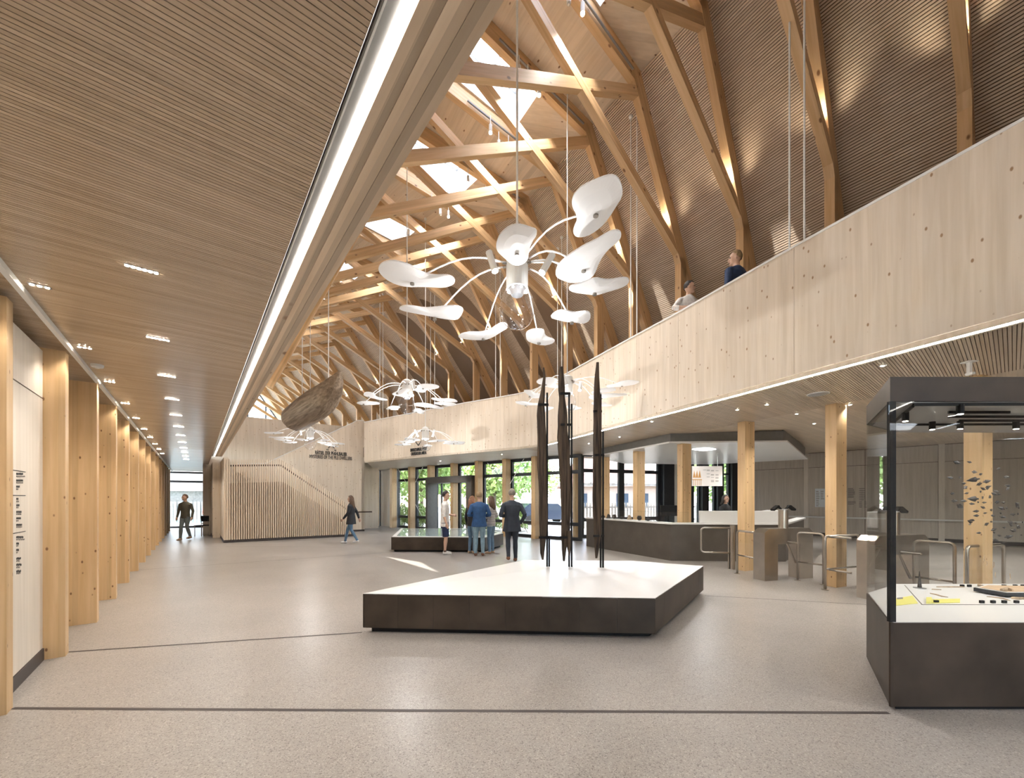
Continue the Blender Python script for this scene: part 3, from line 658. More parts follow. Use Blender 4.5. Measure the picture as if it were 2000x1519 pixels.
# back wall of the stair well
D0 = C0 + SM * 1.7 + SWD * 1.2; D1 = D0 - SWD * 7.6
wallbox('wall_stair_back', D1, D0, 0, 5.38, .15, 'spruce_panel', kind='structure', label='pale timber back wall of the stair well')
rail_post = MB()
hr = beam('stair_handrail', C1 + SWD * 4.6 - SM * .05 + Vector((0, 0, .95)), C0 + SWD * .35 - SM * .05 + Vector((0, 0, .95)), .05, .06, 'dark_gap', label='short dark handrail end behind the walking woman', cat='handrail')

# ---- lettering
def text(body, p, d, z, size, mat, parent, name='lettering', sx=.72, ext=.012, bold=0):
    cu = bpy.data.curves.new(name, 'FONT'); cu.body = body; cu.size = size; cu.extrude = ext; cu.offset = bold; cu.align_x = 'CENTER'; cu.resolution_u = 3
    cu.materials.append(MAT[mat]); o = bpy.data.objects.new(name, cu); d = Vector(d).normalized()
    x, y, zz = d, Vector((0, 0, 1)), d.cross(Vector((0, 0, 1)))
    mw = Matrix(((x.x, y.x, zz.x, p.x), (x.y, y.y, zz.y, p.y), (x.z, y.z, zz.z, z), (0, 0, 0, 1))) @ Matrix.Diagonal((sx, 1, 1, 1))
    me = bpy.data.meshes.new_from_object(o); bpy.data.objects.remove(o); o = bpy.data.objects.new(name, me)
    link(o, parent, mw); return o
sp = onl(647, C0, SWD) - SM * .015
s1 = empty('wall_sign', Vector((sp.x, sp.y, zat(895, sp.y))), 'dark raised lettering about mysteries of the pile dwellers on the stair wall', 'sign')
text('RÄTSEL DER PFAHLBAUER', sp, SWD, zat(888.5, sp.y), .235, 'ink', s1, 'heading', .51, bold=.004)
text('MYSTERIES OF THE PILE DWELLERS', sp, SWD, zat(896.5, sp.y), .235, 'ink', s1, 'subheading', .51)
mw3, _ = along(sp, sp + SWD); zb = zat(876, sp.y)
MB().bar((-.14, -.01, zb + .02), (0, -.01, zb + .16), .02, .03).bar((0, -.01, zb + .16), (.14, -.01, zb + .02), .02, .03).bar((-.22, -.01, zb - .06), (-.12, -.01, zb - .06), .02, .03).bar((.12, -.01, zb - .06), (.22, -.01, zb - .06), .02, .03).build('arrow_mark', 'ink', s1, mw3)
gd = (G[18] - G[15]).normalized(); gp = onl(818, G[15], gd); gnv = Vector((-gd.y, gd.x, 0)); gnv = gnv if gnv.y < 0 else -gnv
gp = gp + gnv * .015
s2 = empty('wall_sign', Vector((gp.x, gp.y, zat(888, gp.y))), 'dark raised lettering for the outdoor area on the balustrade', 'sign')
text('FREILICHTGELÄNDE', gp, -gd, zat(880.5, gp.y), .185, 'ink', s2, 'heading', .60, bold=.003)
text('OUTDOOR AREA', gp, -gd, zat(888, gp.y), .185, 'ink', s2, 'subheading', .64, bold=.001)
mw3, _ = along(gp, gp - gd); zb = zat(867, gp.y)
MB().bar((-.16, -.01, zb + .10), (0, -.01, zb - .06), .02, .035).bar((0, -.01, zb - .06), (.16, -.01, zb + .10), .02, .035).build('arrow_mark', 'ink', s2, mw3)

# ================================================================ OUTSIDE
plain('gravel', (.36, .34, .30), .9, noise=.12, nscale=6)
plain('leaf', (.22, .36, .10), .6, noise=.45, nscale=1.2)
plain('leaf_light', (.34, .46, .15), .6, noise=.4, nscale=1.2)
plain('bark', (.20, .15, .11), .8, noise=.2)
plain('thatch', (.25, .24, .22), .9, noise=.25, nscale=5)
plain('grey_boards', (.26, .24, .215), .8, noise=.25, nscale=6)
plain('roof_tile', (.26, .15, .12), .8, noise=.2, nscale=5)
plain('plaster', (.40, .32, .28), .8, noise=.05)
plain('car_paint', (.03, .05, .09), .25, coat=.8)
plain('water', (.16, .30, .36), .08, noise=.15, nscale=.5)
plain('dark_window', (.05, .07, .10), .2)
MB().prism([(-70, 10), (70, 2), (80, 90), (-80, 90)], -.4, -.13).build('ground_outside', 'gravel', kind='structure', label='pale gravel ground outside')
MB().prism([(-60, -70), (70, -70), (70, 2), (-70, 10)], -.4, -.14).build('ground_behind', 'gravel', kind='structure', label='pale ground behind the building')
def leafcloud(n_, rx, rz, sz, seed):
    rnd = random.Random(seed); mb = MB()
    for i in range(n_):
        while True:
            v = Vector((rnd.uniform(-1, 1), rnd.uniform(-1, 1), rnd.uniform(-1, 1)))
            if .35 < v.length < 1: break
        v = Vector((v.x * rx, v.y * rx, v.z * rz)) * (.85 + .3 * math.sin(5 * v.x + 3 * v.z)); a = Vector((rnd.gauss(0, 1), rnd.gauss(0, 1), rnd.gauss(0, 1))).normalized(); b = a.orthogonal().normalized(); s = sz * rnd.uniform(.6, 1.3)
        c = a.cross(b); mb.add([v - b * s, v + c * s * .6, v + b * s, v - c * s * .6], [(0, 1, 2, 3)])
    return mb
crown = [leafcloud(3600, 2.6, 3.2, .19, 3).build('crown', 'leaf'), leafcloud(3600, 2.4, 2.6, .18, 5).build('crown', 'leaf_light')]
trunk = MB().tube([(0, 0, -4.6), (.05, .02, -2.5), (0, 0, 0), (.1, 0, 1.5)], [.17, .14, .10, .04], 8).build('trunk', 'bark')
protos = [c.data for c in crown]; trunkd = trunk.data
for o in crown + [trunk]: bpy.data.objects.remove(o)
tp = [(-12.5, 40, 4.4), (-6.9, 30.2, 3.9), (-6.2, 36.8, 4.4), (-1.3, 28.2, 3.6), (-.6, 34.2, 4.3), (-9.6, 47, 4.2), (-2.6, 43, 4.4), (3.4, 49, 4.6), (16.0, 31, 4.2), (22, 27, 4.3)]
for i, (x, y, z) in enumerate(tp):
    r = empty('tree', (x, y, -.13), f'leafy green tree outside the window front, {ORD[i + 1]} of the grove', 'tree', 'trees outside the windows')
    mw = Matrix.Translation((x, y, z)) @ Matrix.Rotation(i * 1.3, 4, 'Z'); link(bpy.data.objects.new('crown', protos[i % 2]), r, mw); link(bpy.data.objects.new('trunk', trunkd), r, Matrix.Translation((x, y, z)))
# low shrubs along the glass
for i, (px, d) in enumerate(((725, 25.5), (790, 24.5), (826, 24), (905, 22.5), (960, 22), (1010, 21.5))):
    p = atd(px, 1000, d); r = empty('shrub', (p.x, p.y, -.13), f'low green shrub close outside the glass, {ORD[i + 1]} from the stair wall', 'shrub', 'shrubs outside the windows')
    link(bpy.data.objects.new('foliage', protos[1]), r, Matrix.Translation((p.x, p.y, .55)) @ Matrix.Scale(.28, 4)); 
    MB().tube([(p.x, p.y, -.13), (p.x, p.y, .5)], .02, 6).build('stem', 'bark', r)
# fence of pickets seen behind the reception
fe = empty('picket_fence', (6, 25, -.13), 'pale wooden picket fence outside the reception windows', 'fence')
pk = MB().box(-.05, .05, -.015, .015, 0, 1.5); pkm = None
for i in range(44):
    p = Vector((3.2 + i * .2, 23.0 + i * .06, -.13)); mw = Matrix.Translation(p)
    if pkm is None: o = pk.build('picket', 'grey_boards', fe, mw); pkm = o.data
    else: link(bpy.data.objects.new('picket', pkm), fe, mw)
for z in (.3, 1.1): beam('fence_rail', (3.2, 23.05, z), (11.9, 25.66, z), .04, .08, 'grey_boards', fe)
# pergola
pg = empty('pergola', (4, 26, -.13), 'weathered round-wood pergola outside the reception windows', 'pergola')
for i in range(6): beam('post', (4.6 + i * 1.4, 26.5 + i * .3, -.13), (4.6 + i * 1.4, 26.5 + i * .3, 2.6), .12, .12, 'grey_boards', pg)
for i in range(9): beam('rafter', (4.2 + i * .85, 25.2 + i * .2, 2.7), (4.8 + i * .85, 28.6 + i * .2, 2.75), .09, .09, 'grey_boards', pg)
for dy in (0, 1.4): beam('crossbeam', (4.1, 26.4 + dy, 2.6), (11, 28.1 + dy, 2.6), .1, .12, 'grey_boards', pg)
# house with tiled roof
def house(name, loc, sx, sy, hw, hr, wallm, roofm, label, rot=0, wins=()):
    r = empty(name, loc, label, 'house'); mw = Matrix.Translation(Vector(loc)) @ Matrix.Rotation(rot, 4, 'Z')
    MB().box(-sx, sx, -sy, sy, 0, hw).build('wall', wallm, r, mw)
    o = .5; MB().add([(-sx - o, -sy - o, hw - .2), (sx + o, -sy - o, hw - .2), (sx + o, sy + o, hw - .2), (-sx - o, sy + o, hw - .2), (-sx * .55, 0, hw + hr), (sx * .55, 0, hw + hr)], [(0, 1, 5, 4), (1, 2, 5), (2, 3, 4, 5), (3, 0, 4), (3, 2, 1, 0)]).build('roof', roofm, r, mw)
    for x, z, ww, hh in wins:
        wo = MB().box(x - ww / 2, x + ww / 2, -sy - .05, -sy + .02, z, z + hh).build('window', 'dark_window', r, mw)
        MB().box(x - .03, x + .03, -sy - .07, -sy - .05, z, z + hh).build('mullion', 'plaster', wo, mw)
    return r
house('house', (9.0, 38, -.13), 4.2, 4, 3.0, 3.4, 'plaster', 'roof_tile', 'plastered house with red tiled roof beyond the pergola', -.1, [(-2.6, 1, .9, 1.2), (-1.0, 1, 1.0, 1.2), (.8, 1, 1.0, 1.2), (2.5, 1, .9, 1.2)])
house('thatched_house', (-27, 37, -.13), 4.6, 3, 2.6, 4.6, 'grey_boards', 'thatch', 'grey thatched pile house seen through the end of the passage', .15, [])
pd = MB().prism([(-40, 27), (-18, 29.5), (-16, 33), (-42, 33)], -.13, -.10).build('water_outside', 'water', kind='structure', label='pond outside the passage end')
f2 = empty('reed_fence', (-25, 33.4, -.13), 'pale paling fence beyond the pond at the passage end', 'fence')
for i in range(60):
    p = Vector((-36 + i * .33, 33.2 + (i % 2) * .03, -.13)); link(bpy.data.objects.new('picket', pkm), f2, Matrix.Translation(p) @ Matrix.Diagonal((2.6, 1, 1, 1)))
# parked car
cpos = atd(1062, 1000, 27.5)
ca = empty('car', (cpos.x, cpos.y, -.13), 'dark parked car outside the window front behind the first pile', 'car')
mw = Matrix.Translation((cpos.x, cpos.y, -.13)) @ Matrix.Rotation(.3, 4, 'Z')
pr = [(-2.1, .35), (2.1, .35), (2.15, .75), (1.3, .92), (.7, 1.42), (-1.3, 1.45), (-1.9, .95), (-2.15, .8)]
MB().add([(x, -.85, z) for x, z in pr] + [(x, .85, z) for x, z in pr], [tuple(range(8)), tuple(range(15, 7, -1))] + [(i, i + 8, (i + 1) % 8 + 8, (i + 1) % 8) for i in range(8)]).build('body', 'car_paint', ca, mw)
MB().add([(.62, -.86, 1.36), (1.15, -.86, .97), (-1.7, -.86, .99), (-1.25, -.86, 1.38)], [(0, 1, 2, 3)]).build('side_window', 'dark_window', ca, mw)
for x in (-1.3, 1.3):
    for y in (-.8, .8): MB().tube([(x, y - .1, .32), (x, y + .1, .32)], .32, 14).build('wheel', 'rubber', ca, mw)
# ================================================================ EXHIBITS AND FITTINGS
# ---- low plinth with the three ancient piles
PT = .46
pl5 = [Vector(p) for p in ((-1.76, 4.70), (1.61, 4.48), (3.19, 6.64), (2.18, 7.20), (.23, 7.30))]
cen = sum(pl5, Vector((0, 0))) / 5
pt = empty('exhibit_plinth', (cen.x, cen.y, 0), 'large low bronze plinth with faceted white top carrying the three piles', 'plinth')
MB().prism([p + (cen - p).normalized() * .10 for p in pl5], 0, .06).build('recessed_base', 'black_metal', pt)
MB().prism([p + (cen - p).normalized() * .012 for p in pl5], .055, PT - .012).build('core', 'bronze', pt)
for i in range(5):
    a, b = pl5[i], pl5[(i + 1) % 5]; L = (b - a).length; n_ = max(2, round(L / .40)); mw, _ = along(a, b)
    for j in range(n_): MB().box(L * j / n_ + .001, L * (j + 1) / n_ - .001, 0, .012, .06, PT - .004).build('side_panel', 'bronze', pt, mw)
apx = [Vector((1.30, 5.55)), Vector((.62, 6.15))]
vs_ = [(p.x, p.y, PT - .012) for p in pl5] + [(p.x, p.y, PT) for p in pl5] + [(apx[0].x, apx[0].y, PT + .055), (apx[1].x, apx[1].y, PT + .06)]
MB().add(vs_, [(5, 6, 10), (6, 7, 10), (7, 8, 10), (8, 11, 10), (8, 9, 11), (9, 5, 11), (5, 10, 11)] + [(i, (i + 1) % 5, 5 + (i + 1) % 5, 5 + i) for i in range(5)]).build('top_plate', 'counter_white', pt)

def px5(x, y): return 1000 + x / 3.4525, 680 + y / 3.4525          # crop used for tracing
def pile(rows, d, label, seed, prong=None):
    rnd = random.Random(seed); mb = MB(); seg = 14; pts = []
    p0 = atd(*px5(rows[-1][1], rows[-1][0]), d); r = empty('ancient_pile', p0, label, 'pile', 'ancient wooden piles')
    dense = []
    for (y0, x0, h0), (y1, x1, h1) in zip(rows, rows[1:]):
        for i in range(4): t = i / 4; dense.append((y0 + (y1 - y0) * t, x0 + (x1 - x0) * t, h0 + (h1 - h0) * t))
    dense.append(rows[-1]); vs = []
    ph = [rnd.uniform(0, 6.28) for _ in range(6)]
    for y, x, hw in dense:
        c = atd(*px5(x, y), d); rad = hw / 3.4525 / F * d
        for j in range(seg):
            q = 2 * math.pi * j / seg; k = 1 + .10 * math.sin(3 * q + ph[0] + c.z * 2) + .07 * math.sin(7 * q + ph[1] + c.z * 5) + .05 * math.sin(5 * q + ph[2] + 9 * c.z)
            vs.append((c.x + rad * k * math.cos(q), c.y + rad * .75 * k * math.sin(q), c.z))
    n = len(dense); fs = [(i * seg + j, (i + 1) * seg + j, (i + 1) * seg + (j + 1) % seg, i * seg + (j + 1) % seg) for i in range(n - 1) for j in range(seg)] + [tuple(range(seg)), tuple((n - 1) * seg + j for j in range(seg))[::-1]]
    mb.add(vs, fs)
    mb.build('shaft', 'old_wood', r, Matrix.Translation(p0), world=True)
    if prong:
        q = [atd(*px5(x, y), d) for y, x in prong]; MB().tube(q, [.045, .035, .010], 8).build('split_tip', 'old_wood', r, Matrix.Translation(p0), world=True)
    return r
DP = 6.25
pile([(130, 213, 5), (200, 218, 9), (290, 207, 14), (380, 195, 20), (450, 195, 27), (600, 203, 30), (800, 205, 30), (1000, 210, 28), (1150, 212, 27), (1280, 208, 22), (1380, 203, 14), (1425, 207, 6)], DP, 'slim blackened ancient pile with thin bent tip, leftmost on the white plinth', 1)
pile([(125, 332, 12), (200, 332, 20), (280, 335, 22), (330, 338, 20), (450, 342, 30), (600, 345, 35), (800, 358, 38), (1000, 362, 34), (1150, 362, 30), (1270, 352, 22), (1350, 350, 16), (1435, 350, 7)], DP, 'broad blackened ancient pile with forked foot, middle one on the white plinth', 2, [(1230, 378), (1330, 383), (1400, 388)])
pile([(95, 577, 9), (200, 571, 15), (300, 571, 20), (420, 575, 27), (520, 573, 25), (700, 575, 27), (900, 575, 27), (1100, 574, 26), (1250, 577, 25), (1340, 572, 16), (1415, 568, 7)], DP, 'brownish ancient pile standing apart, rightmost on the white plinth', 3)
def stand(rods, clamps, label):
    d = DP + .02; b = atd(*px5(rods[0][0], rods[0][2]), d); r = empty('pile_stand', (b.x, b.y, PT + .03), label, 'stand', 'steel stands of the piles')
    for x, y0, y1 in rods:
        a = atd(*px5(x, y0), d); MB().tube([(a.x, a.y, a.z), (a.x, a.y, PT + .035)], .015, 8).build('rod', 'black_metal', r)
        MB().lathe([(.04, 0), (.04, .008)], (a.x, a.y, PT + .028), 12).build('foot_plate', 'black_metal', r)
    for x0, x1, y in clamps:
        a, b_ = atd(*px5(x0, y), d - .09), atd(*px5(x1, y), d); MB().bar(a, b_, .03, .035).build('clamp', 'black_metal', r)
stand([(237, 300, 1440), (251, 1280, 1475)], [(178, 243, 380), (185, 250, 1275)], 'black steel rod stand holding the leftmost pile')
stand([(385, 300, 1440), (402, 375, 1475)], [(325, 390, 305), (325, 405, 1275), (330, 403, 515)], 'black steel rod stand holding the middle pile')
stand([(598, 310, 1460), (614, 560, 1468)], [(552, 602, 425), (552, 618, 1265), (560, 618, 720)], 'black steel rod stand holding the rightmost pile')

# ---- low map table in the middle of the hall
plain('map_print', (.42, .50, .52), .3, noise=.5, nscale=1.1)
mt = [Vector(p) for p in ((-3.62, 11.94), (-.79, 11.8), (-.29, 13.3), (-1.2, 15.4), (-4.3, 15.4))]
mc = sum(mt, Vector((0, 0))) / 5
m_ = empty('map_table', (mc.x, mc.y, 0), 'low bronze map table with glass top beside the standing visitors', 'table')
MB().prism([p + (mc - p).normalized() * .10 for p in mt], 0, .06).build('recessed_base', 'black_metal', m_)
MB().prism(mt, .06, .435).build('body', 'bronze', m_)
MB().prism([p + (mc - p).normalized() * .02 for p in mt], .435, .452).build('rim', 'counter_white', m_)
MB().prism([p + (mc - p).normalized() * .22 for p in mt], .452, .456).build('map_sheet', 'map_print', m_)
MB().prism([p + (mc - p).normalized() * .18 for p in mt], .458, .466).build('glass_top', 'case_glass', m_)

# ---- glass showcase on the right
sc = [Vector(p) for p in ((2.81, 2.96), (5.9, 2.96), (5.9, 4.32), (4.15, 4.32), (3.47, 3.90))]
scc = Vector((4.4, 3.6)); s_ = empty('glass_showcase', (scc.x, scc.y, 0), 'tall glass showcase with bronze base and header full of hanging arrowheads', 'showcase')
ZB, ZG, ZT = .657, 2.30, 2.48
MB().prism([p + (scc - p).normalized() * .07 for p in sc], 0, .05).build('recessed_base', 'black_metal', s_)
MB().prism(sc, .03, ZB - .004).build('base', 'bronze', s_)
MB().prism([p + (scc - p).normalized() * .016 for p in sc], ZB - .004, ZB).build('table_top', 'counter_white', s_)
MB().prism(sc, ZG, ZT).build('header', 'bronze', s_)
MB().prism([p + (scc - p).normalized() * .05 for p in sc], ZG - .012, ZG).build('light_ceiling', 'track_grey', s_)
for i in range(5):
    a, b = sc[i], sc[(i + 1) % 5]; wallbox('glass_pane', a, b, ZB, ZG, .010, 'case_glass', s_, off=.003)
mw = Matrix.Translation((2.81, 2.96, 0)); MB().box(.004, .05, .006, .03, ZB, ZG).build('corner_profile', 'black_metal', s_, mw)
MB().box(0, .022, -.004, .01, .03, ZB).build('corner_seam', 'bronze', s_, mw)
# inner board edges on the table
for a, b in (((1767, 1143), (1801, 1181)), ((1801, 1181), (2000, 1181)),):
    A, B_ = fl(*a, ZB), fl(*b, ZB); MB().bar(A + Vector((0, 0, .002)), B_ + Vector((0, 0, .002)), .006, .004).build('board_edge', 'ink_soft', s_)
yl = empty('yellow_label', fl(1766, 1168, ZB), 'yellow printed label lying in the showcase corner', 'label')
P = [fl(*p, ZB + .002) for p in ((1744, 1183), (1793, 1178), (1782, 1163), (1744, 1170))]; MB().prism([p.xy for p in P], ZB + .001, ZB + .004).build('sheet', 'yellow_label', yl)
MB().prism([fl(*p, ZB).xy for p in ((1752, 1171), (1764, 1170), (1763, 1167), (1752, 1168))], ZB + .004, ZB + .005).build('printed_picture', 'ink_soft', yl)
yr = empty('yellow_scale_bar', fl(1840, 1174, ZB), 'yellow marked scale bar lying on the showcase table', 'scale bar')
MB().prism([fl(*p, ZB).xy for p in ((1809, 1179), (1875, 1177), (1875, 1170), (1809, 1171))], ZB + .001, ZB + .006).build('bar', 'yellow_label', yr)
MB().prism([fl(*p, ZB).xy for p in ((1809, 1179), (1820, 1179), (1820, 1170), (1809, 1170))], ZB + .006, ZB + .02).build('end_block', 'yellow_label', yr)
TPX = lambda x, y: (1720 + x * .1711, 970 + y * .1711)
# black number blocks
for i, (x, y) in enumerate(((635, 1198), (1155, 1200), (1283, 1200), (1410, 1200), (1550, 1200), (930, 1015), (1012, 1015), (1408, 1015), (1535, 1015), (1625, 1015))):
    p = fl(*TPX(x, y + 14), ZB); MB().box(-.017, .017, -.008, .008, 0, .024).build('number_block', 'black_metal', None, Matrix.Translation((p.x, p.y, ZB + .001)),
        label='small black number block on the showcase table, ' + (f'{ORD[i]} in the front row' if 1 <= i < 5 else ('beside the yellow bar' if i == 0 else f'{ORD[i - 4]} in the back row')), cat='block', group='black number blocks')
# tray with dark rim
tr = empty('sand_tray', fl(1960, 1160, ZB), 'shallow tray of sand with dark slanted rim on the showcase table', 'tray')
Q = [fl(*TPX(*p), ZB).xy for p in ((1060, 1088), (1430, 1152), (1900, 1152), (1900, 1075), (1180, 1060))]
MB().prism(Q, ZB + .012, ZB + .045).build('tray_rim', 'frame_dark', tr); tcn_ = sum((Vector(q) for q in Q), Vector((0, 0))) / 5
MB().prism([Vector(q) + (tcn_ - Vector(q)) * .06 for q in Q], ZB + .045, ZB + .048).build('tray_lip', 'counter_white', tr); MB().prism([Vector(q) + (tcn_ - Vector(q)) * .16 for q in Q], ZB + .048, ZB + .052).build('sand_bed', 'sand_tray', tr)
def artefact(name, pts, r, mat, label, cat, z=ZB, parent=None):
    path = [fl(*TPX(*p), z) + Vector((0, 0, (r[0] if isinstance(r, list) else r))) for p in pts]
    q = empty(name, path[0], label, cat); MB().tube(path, r, 7).build('body', mat, q); return q
artefact('bone_tool', [(1380, 1075), (1440, 1065), (1510, 1080)], [.012, .018, .008], 'bone', 'dark bone tool lying in the sand tray', 'tool', ZB + .052)
artefact('wooden_shaft', [(640, 1032), (800, 1034), (955, 1032)], [.005, .008, .005], 'bone', 'long thin wooden shaft at the back of the showcase table', 'tool')
artefact('bone_point', [(1115, 1022), (1165, 1030)], [.015, .010], 'bone', 'stubby bone point at the back of the showcase table', 'tool')
artefact('bent_stick', [(1210, 1142), (1300, 1152), (1400, 1165), (1480, 1190)], [.004, .006, .007, .003], 'bone', 'bent brown stick in front of the sand tray', 'tool')
artefact('wooden_club', [(1490, 1165), (1560, 1172), (1640, 1170)], [.010, .013, .010], 'bone', 'short brown wooden club at the front right of the showcase', 'tool')
artefact('bone_fragment', [(565, 1105), (640, 1122), (700, 1140), (770, 1150)], [.004, .007, .006, .003], 'bone', 'pale bone fragments cluster near the yellow bar', 'tool')
artefact('bone_fragment', [(585, 1060), (690, 1064)], [.005, .004], 'bone', 'thin brown bone sliver at the back left of the showcase', 'tool')
sp_ = empty('flint_dagger', fl(*TPX(445, 1050), ZB), 'upright grey flint dagger on a small round stand', 'dagger')
p = fl(*TPX(445, 1045), ZB); MB().lathe([(.05, .001), (.05, .008), (.012, .012)], p, 14).build('stand', 'alu', sp_)
zt_ = zat(970 + 850 * .1711, p.y); MB().hexa([p + Vector(v) for v in ((-.016, -.008, .012), (.016, -.008, .012), (.016, .008, .012), (-.016, .008, .012), (-.004, -.002, zt_ - ZB), (-.001, -.002, zt_ - ZB), (-.001, .002, zt_ - ZB), (-.004, .002, zt_ - ZB))]).build('blade', 'flint', sp_)
# arrowheads hanging in the glass case
ah = [(1070, 880), (1235, 872), (970, 1090), (1110, 1088), (1285, 1120), (1640, 965), (1488, 1140), (1180, 1230), (1005, 1310), (1195, 1308), (1285, 1385), (1395, 1283), (1493, 1240), (1525, 1360), (1425, 1365), (1770, 1200), (1770, 1243), (1605, 1278), (1590, 1318), (1650, 1320), (1425, 1243), (1505, 1215), (1312, 1012), (1398, 1040), (1760, 1078), (1155, 1170), (1380, 1178)]
ah = [(1720 + x * .14, 780 + y * .14) for x, y in ah] + [TPX(*p) for p in ((845, 45), (945, 47), (1185, 65), (1335, 60), (1398, 65), (1560, 88), (1580, 125), (908, 108), (1112, 60), (1045, 80), (1165, 120), (1378, 130), (1438, 130), (1262, 150), (1195, 185), (1085, 165), (1370, 185), (1505, 200), (1570, 195), (1088, 215), (1285, 215), (1400, 232), (1045, 265), (1018, 280), (1265, 285), (1480, 290), (1540, 298), (1490, 320), (1620, 290), (1212, 310), (1018, 315), (1575, 345), (1408, 350), (1295, 372), (1505, 385), (1527, 378), (1295, 405), (1118, 412), (1352, 440), (1465, 455), (1605, 435), (1315, 497), (1400, 525))]
shp = []
for s in range(4):
    w_ = (.014, .012, .017, .011)[s]; l_ = (.046, .038, .05, .03)[s]
    mb = MB(); o = [(-.4 * l_, -.35 * w_), (-.25 * l_, -w_), (.1 * l_, -.75 * w_), (.6 * l_, 0), (.1 * l_, .75 * w_), (-.25 * l_, w_), (-.4 * l_, .35 * w_), (-.6 * l_, .25 * w_), (-.6 * l_, -.25 * w_)]
    n = len(o); mb.add([(x, -.002, z) for x, z in o] + [(x, .002, z) for x, z in o] + [(0, -.006, 0), (0, .006, 0)], [(i, (i + 1) % n, 2 * n) for i in range(n)] + [((i + 1) % n + n, i + n, 2 * n + 1) for i in range(n)] + [(i, i + n, (i + 1) % n + n, (i + 1) % n) for i in range(n)])
    q = mb.build('arrowhead_shape', 'flint'); shp.append(q.data); bpy.data.objects.remove(q)
rnd = random.Random(4)
for i, (x, y) in enumerate(ah):
    d = 3.55 + rnd.uniform(-.12, .25); p = atd(x, y, d)
    big = i in (0, 4, 7, 10, 13, 27, 32, 34)
    mw = Matrix.Translation(p) @ Matrix.Rotation(rnd.choice((0, math.pi)) + rnd.uniform(-.5, .5), 4, 'Y') @ Matrix.Rotation(rnd.uniform(-.5, .5), 4, 'Z') @ Matrix.Scale((1.5 if big else .95) * rnd.uniform(.75, 1.1), 4)
    tag(link(bpy.data.objects.new('hanging_arrowhead', shp[i % 4]), None, mw), 'small dark flint arrowhead in the cloud hanging inside the glass showcase', 'arrowhead', 'arrowheads hanging in the showcase')
for i, pts in enumerate((((1185, 665), (1182, 715), (1195, 738)), ((1210, 735), (1218, 765), (1205, 790)), ((1292, 742), (1295, 790), (1282, 812)), ((1312, 862), (1308, 905), (1318, 920)), ((1475, 875), (1482, 920), (1478, 940)))):
    d = 3.7; path = [atd(*TPX(*p), d) for p in pts]; MB().tube(path, .003, 5).build('hanging_fish_hook', 'bone', label=f'thin bone fish hook hanging in the showcase, {ORD[i + 1]} from the left', cat='fish hook', group='fish hooks in the showcase')
for i, (x, y) in enumerate(((1743.5, 939), (1743.5, 954), (1743.5, 984))):
    d = 3.0; p = atd(x, y, d); MB().add([p + Vector(v) for v in ((-.013, 0, 0), (0, -.002, -.014), (.013, 0, 0), (0, -.002, .014), (0, .002, 0))], [(0, 1, 2, 3), (0, 4, 1), (1, 4, 2), (2, 4, 3), (3, 4, 0)]).build('hanging_shell_bead', 'alu', label=f'shiny diamond bead on the showcase corner, {ORD[i + 1]} from the top', cat='bead', group='beads on the showcase corner')
# light tracks and spots under the header
tk = empty('track_light', (4.2, 3.6, ZG - .05), 'black light track with small spots inside the showcase header', 'track light')
def T_(p): return fl(p[0], p[1], ZG - .03)
TP2 = lambda x, y: (1720 + x * .14, 780 + y * .14)
for a, b in (((200, 300), (455, 90)), ((455, 72), (2000, 66)), ((160, 352), (2000, 346)), ((945, 240), (2000, 240)), ((945, 178), (1800, 178)), ((1100, 295), (2000, 295))):
    A, B_ = T_(TP2(*a)), T_(TP2(*b)); A.x = min(A.x, 5.8); B_.x = min(B_.x, 5.8); A.y = min(A.y, 4.2); B_.y = min(B_.y, 4.2); MB().bar(A, B_, .012, .02).build('rail', 'black_metal', tk)
for x, y in ((345, 180), (720, 310), (1110, 70), (1110, 300), (1890, 300)):
    p = T_(TP2(x, y)); p.y = min(p.y, 4.15); p.x = min(p.x, 5.7)
    MB().lathe([(.022, -.07), (.022, 0)], p, 8).build('spot', 'black_metal', tk); MB().lathe([(.016, -.073), (.016, -.071)], p, 8).build('spot_lens', 'lamp_spot', tk)
point('case_glow', (4.3, 3.5, ZG - .12), 16, (1, .96, .9), .15, spot=130)

# ---- flower pendants
HP = Vector((.055, 4.30, 3.64)); TZ = 3.67
pr_ = empty('flower_pendant', HP, 'largest white flower pendant lamp with nine petals and clear glass drop', 'pendant lamp', 'flower pendant lamps')
MB().lathe([(.118, .20), (.118, .52), (.112, .56), (.05, .60)], HP, 28).build('hub', 'white_paint', pr_, smooth=False)
bulb = [(.02, -.232), (.085, -.215), (.145, -.165), (.182, -.09), (.192, -.01), (.182, .07), (.152, .14), (.118, .20)]
MB().lathe(bulb, HP, 28, cap=False).build('glass_drop', 'bulb_glass', pr_, smooth=True)
MB().lathe([(.10, .195), (.06, .13), (.055, .19)], HP, 20).build('lamp_cone', 'alu', pr_)
for q in range(6):
    a = q * math.pi / 3; MB().ell(HP + Vector((.085 * math.cos(a), .085 * math.sin(a), .185)), .016, .016, .012, seg=8, ring=4).build('led_point', 'lamp_cool', pr_)
PX = lambda p: (720 + p[0] * .27, 320 + p[1] * .27)
